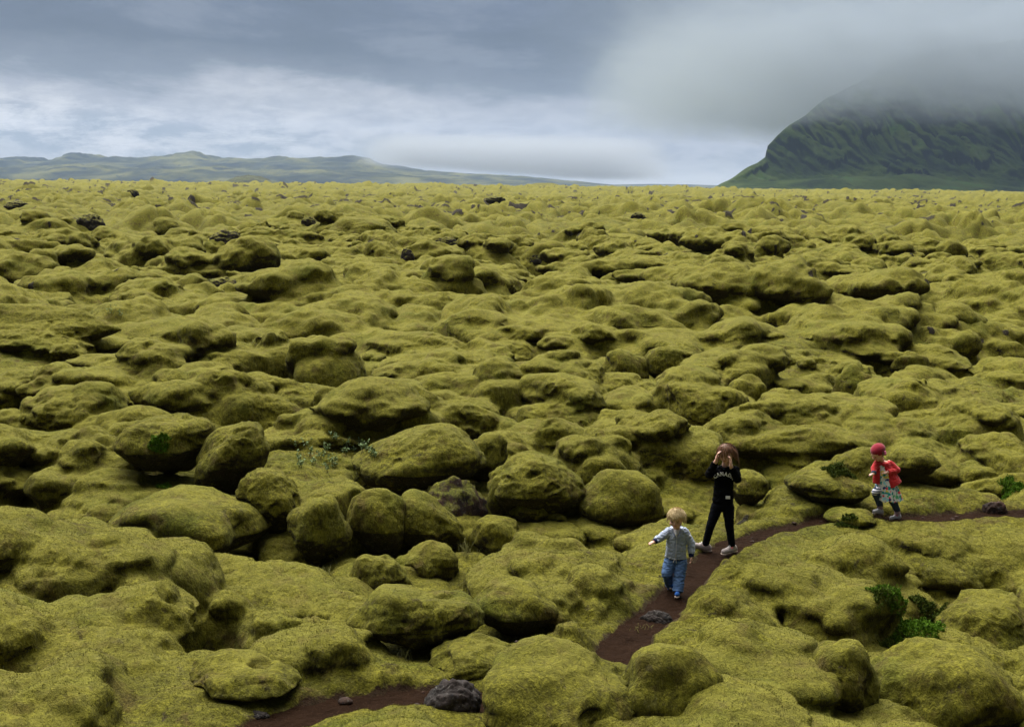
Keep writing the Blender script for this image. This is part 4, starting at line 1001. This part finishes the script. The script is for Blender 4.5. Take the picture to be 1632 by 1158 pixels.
# --- the small boy in front
B = Fig('person', 1075, 941, .0070, 'small blond boy in striped hooded jacket and jeans, frontmost on the path')
P = B.P
hc = P(1074.5, 825.5, .07); hr = .104
F = Fuse(); s, f, u, rot = head(F, hc, hr, Vector((-.22, -1, -.30)))
F.cap(hc-u*hr*.5-f*hr*.1, P(1075, 845, .0), .038, .044)
shL, shR = P(1062, 846, .0), P(1089, 845, .0); elR = P(1050, 857, .06); wrR = P(1041, 864, .12); elL = P(1099, 864, -.02); wrL = P(1100, 884, .02)
F.ell(P(1075.5, 860), (.10, .075, .15)).ell(P(1075.5, 884), (.095, .075, .09))
F.chain([shL, elR, wrR], [.036, .030, .021]).chain([shR, elL, wrL], [.036, .030, .021])
hipR, hipL = P(1068, 893), P(1083, 893); kR = P(1062, 914, .08); aR = P(1068, 934, -.12); kL = P(1082, 918, .08); aL = P(1080, 940, .15)
F.chain([hipR, kR, aR], [.066, .048, .034]).chain([hipL, kL, aL], [.066, .048, .034])
hand(F, wrR, Vector((-.8, -.4, -.25)), Vector((.1, .2, -1)), .105, 1.15, 1); hand(F, wrL, Vector((.05, -.15, -1)), Vector((-1, 0, 0)), .105, .6, 1)
body = F.build('body', M_SKIN, B.root, .0045, 3)
face_parts(body, hc, hr, s, f, u, rot)
locks('hair', hc, hr, s, f, u, M_BLOND, B.root, 420, 1.12, .05, .95, 3, True, .03)
F = Fuse(); F.cap(P(1075.5, 850), P(1075, 887.5), .105, .118, (0, 0), .74); F.ell(P(1075.5, 851), (.115, .078, .035))
F.chain([P(1064, 847), elR, wrR+(elR-wrR)*.18], [.052, .044, .036], (1, 0)); F.chain([P(1087, 846), elL, wrL+(elL-wrL)*.2], [.052, .044, .036], (1, 0))
jk = F.build('jacket', M_STRIPE, B.root, .006, 3, .009, 16, 1)
F = Fuse()
for q in (-1, 1): F.chain([P(1075.5, 842, -.07), P(1075.5+q*7, 841, -.03), P(1075.5+q*8, 844, .04), P(1075.5+q*3, 855, .085)], [.030, .030, .022, .012])
F.ell(P(1075.5, 844, -.085), (.075, .035, .045)); F.build('hood', M_STRIPE, jk, .006, 3, .005, 16, 2)
F = Fuse(); F.chain([P(1070, 842, .02), P(1075, 851, .078), P(1080, 842, .02)], [.020, .016, .020]); F.cap(P(1075, 846, .055), P(1075.3, 855, .086), .022, .008); F.build('undershirt', M_WHITE, B.root, .005, 2)
simple('zip', M_SILVER, jk, lambda bm: tube(bm, [P(1075.3, 855, .093), P(1075.4, 866, .098), P(1075.4, 876, .100), P(1075, 887, .100)], .0035, .0035, 5))
simple('pocket_zip', M_SILVER, jk, lambda bm: tube(bm, [P(1083.5, 871, .088), P(1083, 879, .090)], .004, .003, 5))
ellobj('sleeve_patch', P(1096.5, 852.5, .03), (.010, .014, .014), M_WHITE, jk)
for nm, e_, w_ in (('cuff', elR, wrR), ('cuff', elL, wrL)): F = Fuse(); F.cap(w_+(e_-w_)*.24, w_-(e_-w_)*.06, .036, .030, (0, 0)); F.build(nm, M_NAVY, jk, .005, 2)
F = Fuse(); F.cap(P(1075.2, 887), P(1075, 889.6), .116, .112, (0, 0), .74); F.build('hem_band', M_NAVY, jk, .005, 2)
F = Fuse(); F.ell(P(1075.5, 892), (.108, .080, .06)); F.chain([P(1067.5, 894), kR+Vector((0, 0, .0)), aR+Vector((0, 0, .005))], [.076, .058, .050], (1, 0)); F.chain([P(1083, 894), kL, aL+Vector((0, 0, -.01))], [.076, .060, .056], (1, 0))
jn = F.build('jeans', M_DENIM, B.root, .006, 3, .012, 13, 3)
simple('drawstring', M_WHITE, jn, lambda bm: (tube(bm, [P(1074, 889, .10), P(1072, 894, .105), P(1071, 896, .10)], .004, .003), tube(bm, [P(1075, 889, .10), P(1076, 893, .105), P(1076.5, 896, .10)], .004, .003)))
shoe(B.root, aL+Vector((0, .02, -.01)), P(1079, 949.5, .26)*1.0+Vector((0, 0, 0)), .17, (M_BLUE, M_SOLE, M_BLUE))
shoe(B.root, aR+Vector((0, .0, -.01)), P(1070, 937, -.02), .16, (M_BLUE, M_SOLE, M_BLUE))

# --- the tall girl in black
B = Fig('person', 1144, 877, .00784, 'tallest girl in black sweatshirt and black leggings, both hands raised to her face')
P = B.P
hc = P(1152.5, 723, .07); hr = .112
F = Fuse(); s, f, u, rot = head(F, hc, hr, Vector((-.40, -1, -.38)))
F.cap(hc-u*hr*.5-f*hr*.1, P(1151, 745, -.02), .048, .055)
elR, wrR = P(1126, 757, .05), P(1136, 736, .16); elL, wrL = P(1170, 762, .06), P(1159, 742, .19)
F.ell(P(1151, 765), (.105, .075, .18)).ell(P(1149, 800), (.11, .08, .12))
F.chain([P(1135, 748), elR, wrR], [.045, .036, .025]).chain([P(1163, 750), elL+Vector((-.012, 0, 0)), wrL], [.040, .034, .025])
kR, aR = P(1131, 838, .06), P(1124, 869, .03); kL, aL = P(1161, 838, .04), P(1166, 868, .04)
F.chain([P(1140, 807), kR, aR], [.066, .042, .033]).chain([P(1158, 807), kL, aL], [.066, .042, .033])
hand(F, wrR, Vector((.15, .0, 1)), Vector((1, -.1, 0)), .155, .42, -1); hand(F, wrL, Vector((-.05, .1, 1)), Vector((-1, .1, -.05)), .15, .5, 1)
body = F.build('body', M_SKIN, B.root, .005, 3)
face_parts(body, hc, hr, s, f, u, rot)
locks('hair', hc, hr, s, f, u, M_BROWN, B.root, 520, 1.85, .22, .85, 5, False, .16, Vector((.13, .03, 0)), .06)
F = Fuse(); F.cap(P(1150.5, 750), P(1149, 780), .120, .118, (0, 1), .74); F.cap(P(1149, 780), P(1149, 798), .118, .130, (0, 0), .74); F.ell(P(1151, 751), (.140, .092, .05))
F.chain([P(1137, 750), elR, wrR+(elR-wrR)*.12], [.062, .050, .038], (1, 0)); F.chain([P(1166, 749), elL, wrL+(elL-wrL)*.12], [.062, .052, .038], (1, 0))
sw = F.build('sweatshirt', M_BLACK, B.root, .007, 3, .012, 12, 4)
F = Fuse(); F.chain([P(1143, 744, .03), P(1150, 748, .09), P(1158, 744, .03), P(1151, 741, -.05), P(1143, 744, .03)], [.018]*5); F.build('collar', M_BLACK, sw, .006, 2)
F = Fuse(); F.cap(P(1149, 797), P(1149, 801), .131, .127, (0, 0), .74); F.build('hem_band', M_BLACK, sw, .006, 2)
simple('label_patch', M_PRINT, sw, lambda bm: bmesh.ops.create_cube(bm, size=1, matrix=Matrix.Translation(P(1156.5, 791.5, .100)) @ Matrix.Diagonal((.054, .012, .036, 1))), False)
F = Fuse(); F.ell(P(1149, 803), (.128, .092, .09)); F.chain([P(1140.5, 807), kR, aR], [.078, .052, .041], (1, 0)); F.chain([P(1157.5, 807), kL, aL], [.078, .052, .041], (1, 0))
F.build('leggings', M_BLACK2, B.root, .007, 3, .006, 14, 5)
shoe(B.root, aR, P(1111, 873.5, .06), .225, (M_SHOEG, M_SOLE, M_PINK)); shoe(B.root, aL, P(1156, 880, .13), .225, (M_SHOEG, M_SOLE, M_PINK))
# white arched lettering across the chest
word = 'CANADA'; c0 = P(1149, 757, .0)
dgx = None
for k, ch in enumerate(word):
    a_ = (k-2.5)*.33; cu = bpy.data.curves.new('letter', 'FONT'); cu.body = ch; cu.size = .064; cu.extrude = .004; cu.align_x = 'CENTER'; cu.offset = .003
    ob = bpy.data.objects.new('letter', cu); COL.objects.link(ob)
    dg = bpy.context.evaluated_depsgraph_get(); me = bpy.data.meshes.new_from_object(ob.evaluated_get(dg)); bpy.data.objects.remove(ob)
    x_ = .128*math.sin(a_); z_ = .125*(math.cos(a_)-1)
    yy = -.088*math.sqrt(max(.05, 1-(x_/.125)**2))-.016
    M = Matrix.Translation((c0.x+x_, yy, c0.z+z_+.02)) @ Matrix.Rotation(x_*5., 4, 'Z') @ Matrix.Rotation(a_*.95, 4, 'Y') @ Matrix.Rotation(math.pi/2, 4, 'X') @ Matrix.Diagonal((.88, 1, 1, 1))
    me.transform(M); me.materials.clear(); me.materials.append(M_PRINT); lo = bpy.data.objects.new('letter', me); COL.objects.link(lo); lo.parent = sw

# --- the little girl in red
B = Fig('person', 1412, 823, .00837, 'little girl in a crimson knit hat, red cardigan and flowered dress, hindmost on the path')
P = B.P
hc = P(1394, 719, .08); hr = .106
F = Fuse(); s, f, u, rot = head(F, hc, hr, Vector((-.85, -.85, -.75)))
F.cap(hc-u*hr*.45-f*hr*.1, P(1399, 731, .0), .040, .046)
elR, wrR = P(1389, 744, .12), P(1389, 753, .20); elL, wrL = P(1425, 744, -.02), P(1409, 750, .12)
F.ell(P(1405, 745), (.095, .08, .13)).ell(P(1410, 772), (.10, .085, .11))
F.chain([P(1394, 734, .05), elR, wrR], [.034, .028, .020]).chain([P(1412, 733, -.03), elL, wrL], [.036, .030, .020])
kR, aR = P(1393, 783, .14), P(1402, 806, .0); kL, aL = P(1421, 795, .04), P(1430, 812, -.06)
F.chain([P(1405, 775), kR, aR], [.064, .046, .032]).chain([P(1414, 776), kL, aL], [.064, .046, .032])
hand(F, wrR, Vector((-.5, -.4, -.1)), Vector((0, 0, -1)), .10, .9, 1); hand(F, wrL, Vector((-1, -.3, -.05)), Vector((0, -.2, -1)), .10, .9, -1)
body = F.build('body', M_SKIN, B.root, .0045, 3); face_parts(body, hc, hr, s, f, u, rot)
locks('hair', hc-u*hr*.1, hr*.92, s, f, u, M_BROWN, B.root, 60, .9, .0, .6, 9, False, .05, thick=.05)
F = Fuse(); F.ell(hc+u*hr*.42-f*hr*.16, (hr*.93, hr*1.02, hr*.84), rot); F.cap(hc+u*hr*.30-f*hr*.14, hc+u*hr*.10-f*hr*.16, hr*.95, hr*.90, (0, 0))
ht = F.build('knit_hat', M_HAT, B.root, .006, 3, .003, 40, 6)
fc = hc-s*0+u*hr*.22
def fl(bm):
    q0 = hc+Vector((.085, -.055, .018))
    for k in range(6):
        a_ = k*math.pi/3; m = Matrix.Translation(q0+Vector((.022*math.cos(a_)*.6, -.022*math.cos(a_)*.5, .022*math.sin(a_)))) @ Matrix.Diagonal((.015, .015, .015, 1))
        bmesh.ops.create_icosphere(bm, subdivisions=2, radius=1, matrix=m)
simple('crochet_flower', M_FLOWER, ht, fl)
# dress: bodice and a full flaring skirt with folds
def lathe_skirt(bm, top, bot, rt, rb, fl_, amp, nf, seed, flat=.8, n=96, rows=22):
    rg = []
    for j in range(rows):
        v_ = j/(rows-1); c = top.lerp(bot, v_); r = rt+(rb-rt)*v_**fl_
        rg.append([bm.verts.new(c+Vector((math.cos(a)*r*(1+amp*v_*math.sin(nf*a+seed+.7*v_)), math.sin(a)*r*flat*(1+amp*v_*math.sin(nf*a+seed)), .012*v_*math.sin(nf*a+1+seed)))) for a in [2*math.pi*k/n for k in range(n)]])
    for j in range(rows-1):
        for k in range(n): bm.faces.new((rg[j][k], rg[j][(k+1) % n], rg[j+1][(k+1) % n], rg[j+1][k]))
F = Fuse(); F.cap(P(1401, 743, .03), P(1405, 752, .03), .085, .10, (1, 0), .8); dr_ = F.build('dress', M_FLORAL, B.root, .006, 2)
sk = simple('skirt', M_FLORAL, dr_, lambda bm: lathe_skirt(bm, P(1405, 748, .03), P(1413.5, 794, .01), .095, .185, .8, .10, 9, 1.))
F = Fuse(); F.cap(P(1402, 735, .0), P(1413, 764, .0), .100, .150, (0, 0), .80); F.ell(P(1403, 736, .0), (.108, .085, .04)); F.cap(P(1413, 764), P(1418, 772), .150, .152, (0, 0), .80); F.chain([P(1396, 739, .05), P(1393.5, 754, .10), P(1394, 769, .11)], [.040, .046, .050], (1, 0), .55)
F.chain([P(1394, 735, .05), elR, wrR+(elR-wrR)*.15], [.050, .044, .034], (1, 0)); F.chain([P(1413, 735, -.03), elL, wrL+(elL-wrL)*.12], [.054, .046, .036], (1, 0))
cd = F.build('cardigan', M_RED, B.root, .006, 3, .008, 16, 7)
# open front of the cardigan: cut the wedge where the dress shows
bm = bmesh.new(); bm.from_mesh(cd.data); a0, a1 = P(1401.5, 742, .1), P(1405, 775, .1)
dele = []
for v_ in bm.verts:
    z1 = P(0, 747, .1).z; z0_ = P(0, 775, .1).z; tt = (z1-v_.co.z)/(z1-z0_)
    if 0 < tt < 1.3 and v_.co.y < -.03:
        xc_ = a0.x+(a1.x-a0.x)*tt; w_ = .005+.024*tt
        dl = min((v_.co-elR).length, (v_.co-wrR).length, (v_.co-(elR+wrR)/2).length, (v_.co-wrL).length, (v_.co-(wrL*.7+elL*.3)).length, (v_.co-(wrL*.4+elL*.6)).length)
        if abs(v_.co.x-xc_) < w_ and dl > .058: dele.append(v_)
bmesh.ops.delete(bm, geom=dele, context='VERTS'); bm.to_mesh(cd.data); bm.free()
for e_, w_ in ((elR, wrR),): F = Fuse(); F.cap(w_+(e_-w_)*.3, w_+(e_-w_)*.0, .038, .034, (0, 0)); F.build('cuff', M_LEG, cd, .005, 2)
F = Fuse(); F.chain([kR+(aR-kR)*.12, aR], [.056, .040], (1, 0)); F.chain([P(1414, 778), kL, aL], [.074, .056, .040], (1, 0)); F.cap(P(1405, 776), kR, .074, .058, (1, 0))
lg = F.build('leggings', M_LEG, B.root, .006, 2, .004, 16, 8)
F = Fuse(); F.cap(P(1399, 779, .10), kR+(aR-kR)*.02, .062, .054, (0, 1)); F.build('striped_knee', M_LSTR, lg, .006, 2)
for a_, k_ in ((aR, kR), (aL, kL)): F = Fuse(); F.cap(a_+(k_-a_)*.12, a_-Vector((0, 0, .045)), .040, .040, (0, 0)); F.build('sock', M_SOCK, lg, .006, 2)
aR2, aL2 = P(1402, 811, .02), P(1430, 817, -.05)
shoe(B.root, aR2, P(1393, 818.5, .10), .17, (M_SHOEW, M_SOLE, M_WHITE)); shoe(B.root, aL2, P(1418, 828, .05), .17, (M_SHOEW, M_SOLE, M_PINK))

# ------------------------------------------------------------------ small plants and stones, set down where the photo shows them
def leafmat(name, a, b_):
    m, t = new_mat(name); tc = t.pos(); b = finish(t, t.mix(t.mapr(t.noise(tc, 40, 3), .3, .7), a, b_), .8, None, spec=.08)
    b.inputs['Transmission Weight'].default_value = 0; return m
M_LEAFP = leafmat('pale_leaf', (.10, .16, .06), (.26, .33, .17)); M_LEAFG = leafmat('green_leaf', (.035, .085, .005), (.10, .19, .012))
M_LEAFD = leafmat('dark_leaf', (.025, .042, .005), (.075, .10, .012)); M_STEM = leafmat('stem', (.05, .035, .015), (.09, .08, .03)); M_GRASS = leafmat('dry_grass', (.12, .13, .03), (.26, .24, .09))
DGC = bpy.context.evaluated_depsgraph_get(); DGC.update()
def hit(px, py):
    ok, loc, nrm, idx, ob, mt = SC.ray_cast(DGC, CAM, ray(px, py)); return loc if ok else at(px, py, 0)
def drop(x, y, z=8.):
    ok, loc, nrm, idx, ob, mt = SC.ray_cast(DGC, Vector((x, y, z)), Vector((0, 0, -1))); return loc.z if ok else 0.
def leaf(bm, p, d, L, w, rnd):
    d = d.normalized(); s = d.cross(Vector((rnd.uniform(-1, 1), rnd.uniform(-1, 1), rnd.uniform(-.5, 1)))).normalized(); n = s.cross(d)
    q = [p, p+d*L*.45+s*w+n*w*.25, p+d*L, p+d*L*.45-s*w+n*w*.25, p+d*L*.5]
    v_ = [bm.verts.new(a) for a in q]; bm.faces.new((v_[0], v_[1], v_[4])); bm.faces.new((v_[1], v_[2], v_[4])); bm.faces.new((v_[2], v_[3], v_[4])); bm.faces.new((v_[3], v_[0], v_[4]))
def plant(px, py, h, label, group, seed, mat=None, name='leafy_plant', cat='plant'):
    rnd = random.Random(seed); g = hit(px, py); r = empty(name, g); tag(r, label, cat, group)
    st = [(Vector((rnd.uniform(-.25, .25)*h, rnd.uniform(-.25, .25)*h, 0)), Vector((rnd.uniform(-.5, .5), rnd.uniform(-.5, .5), 1)).normalized()) for _ in range(rnd.randint(3, 5))]
    hs = [h*rnd.uniform(.6, 1.) for _ in st]
    for (p, d), hh in zip(st, hs): simple('stem', M_STEM, r, lambda bm: tube(bm, [p-Vector((0, 0, .03)), p+d*hh*.5, p+d*hh], .004, .002, 4))
    def fn(bm):
        for (p, d), hh in zip(st, hs):
            for k in range(rnd.randint(9, 13)):
                a = rnd.uniform(0, 6.28); u_ = rnd.uniform(.25, 1.05); leaf(bm, p+d*hh*u_, Vector((math.cos(a), math.sin(a), rnd.uniform(.1, 1.1))), rnd.uniform(.035, .060)*(.7+h), rnd.uniform(.010, .017), rnd)
    simple('foliage', mat or M_LEAFP, r, fn); return r
def shrub(px, py, rx, ry, rz, n, mat, label, seed, L=.035, cat='shrub', name='low_shrub'):
    rnd = random.Random(seed); g = hit(px, py)
    pts = []
    for k in range(n):
        a = rnd.uniform(0, 6.28); q = rnd.uniform(0, 1)**.5; mq = .72+.2*math.sin(3*a+seed)+.14*math.sin(7*a+seed*2); x, y = math.cos(a)*q*rx*mq*1.25, math.sin(a)*q*ry*mq*1.25
        gz = drop(g.x+x, g.y+y, g.z+1.2)-g.z
        if abs(gz) > .5: continue
        hh = rz*(1-q*q*.7)*(.6+.4*math.sin(x*23+seed)*math.cos(y*19+x*9))*rnd.uniform(.25, 1.1); pts.append((Vector((x, y, gz)), hh))
    def fn(bm):
        for i, (p, hh) in enumerate(pts):
            lean = Vector((rnd.gauss(0, .35), rnd.gauss(0, .35), 1)).normalized(); tip = p+lean*hh
            tube(bm, [p-Vector((0, 0, .02)), tip], .003, .0015, 3)
            for _ in range(4): leaf(bm, p+lean*hh*rnd.uniform(.35, 1), Vector((rnd.uniform(-1, 1), rnd.uniform(-1, 1), rnd.uniform(.1, 1.5))), L*rnd.uniform(.6, 1.2), L*.24, rnd)
    r = simple(name, mat, None, fn); r.location = g; tag(r, label, cat); return r
def grass(px, py, h, n, label, seed, group=None, spread=.06):
    rnd = random.Random(seed); g = hit(px, py)
    def fn(bm):
        for k in range(n):
            p = Vector((rnd.gauss(0, spread), rnd.gauss(0, spread*.6), -.03)); d = Vector((rnd.uniform(-.5, .5), rnd.uniform(-.5, .5), 1)).normalized(); b2 = Vector((d.x, d.y, 0))*h*.5
            hh = h*rnd.uniform(.5, 1.1); tube(bm, [p, p+d*hh*.6, p+d*hh+b2], .0035, .001, 3)
    e = simple('grass_tuft', M_GRASS, None, fn); e.location = g; tag(e, label, 'grass', group)
spots = [(463,708),(471,712),(490,711),(493,722),(480,731),(479,740),(519,716),(534,698),(540,701),(545,714),(552,719),(548,710),(528,735),(532,742),(521,748),(563,716),(557,706),(580,716),(588,718),(594,722),(576,712),(584,714),(499,735),(514,726),(570,708),(597,727)]
for i, (px, py) in enumerate(spots):
    plant(px, py+4, .15+.08*((i*7) % 5)/5, 'small pale-leafed plant in the cluster left of the arched boulder', 'pale-leafed plants left of the arched boulder', i)
plant(176, 503, .34, 'left one of two pale green plants in a distant hollow at the left', None, 50); plant(190, 506, .30, 'right one of two pale green plants in a distant hollow at the left', None, 51)
shrub(256, 734, .17, .12, .16, 260, M_LEAFG, 'bright green fern tuft under the lumpy mossy boulder, upper left', 61, .05, 'fern', 'fern')
shrub(1452, 1000, .42, .30, .15, 1500, M_LEAFG, 'bright green low shrub in the hollow left of the tall smooth dome', 62, .032)
shrub(1480, 985, .20, .16, .13, 500, M_LEAFD, 'small dark green shrub at the right end of the bright green one', 63, .034)
shrub(1415, 985, .20, .20, .12, 500, M_LEAFD, 'small dark green shrub at the left end of the bright green one', 66, .03)
shrub(1335, 750, .22, .17, .17, 650, M_LEAFD, 'dark green shrub on the slope between the two girls', 64, .032)
shrub(1614, 780, .24, .20, .12, 600, M_LEAFG, 'bright green plant patch near the right edge above the path', 65, .034)
shrub(1350, 836, .15, .10, .08, 260, M_LEAFD, 'dark green tuft on the path-side boulder left of the girl in red', 67, .028)
for i, (px, py, h, n, lab) in enumerate([(536, 893, .22, 16, 'few green grass blades in the black gap below the rock-sided boulder'), (742, 888, .30, 26, 'thin dry grass under the brown lava face of the cave'),
        (520, 912, .16, 12, 'tiny grass tuft left of the low mossy hump'), (640, 1046, .12, 16, 'dry grass fringe under the large round boulder'), (1020, 1000, .08, 14, 'short grass at the path edge below the boy')]):
    grass(px, py, h, n, lab, 80+i)
rnd = random.Random(4)
for i in range(26):
    j = rnd.randint(4, len(PATH)-6); q = rnd.random(); p = PATH[j]*(1-q)+PATH[j+1]*q; wd_ = .2 if p[0] < 2.2 else .13
    x, y = p[0]+rnd.uniform(-wd_, wd_), p[1]+rnd.uniform(-wd_, wd_); s_ = rnd.uniform(.010, .024)*(1 if i % 9 else 1.9)
    if any(math.hypot(x-q_.location.x, y-q_.location.y) < .42 for q_ in SC.objects if q_.name.startswith('person')): continue
    o = boulder('path_stone', x, y, .0, s_*1.3, s_, s_*.7, 200+i, M_STONE, 0, 0, True, 2); o.location.z = drop(x, y)+s_*.15
    tag(o, 'small loose stone lying on the red-brown earth path', 'stone', 'loose stones on the path')
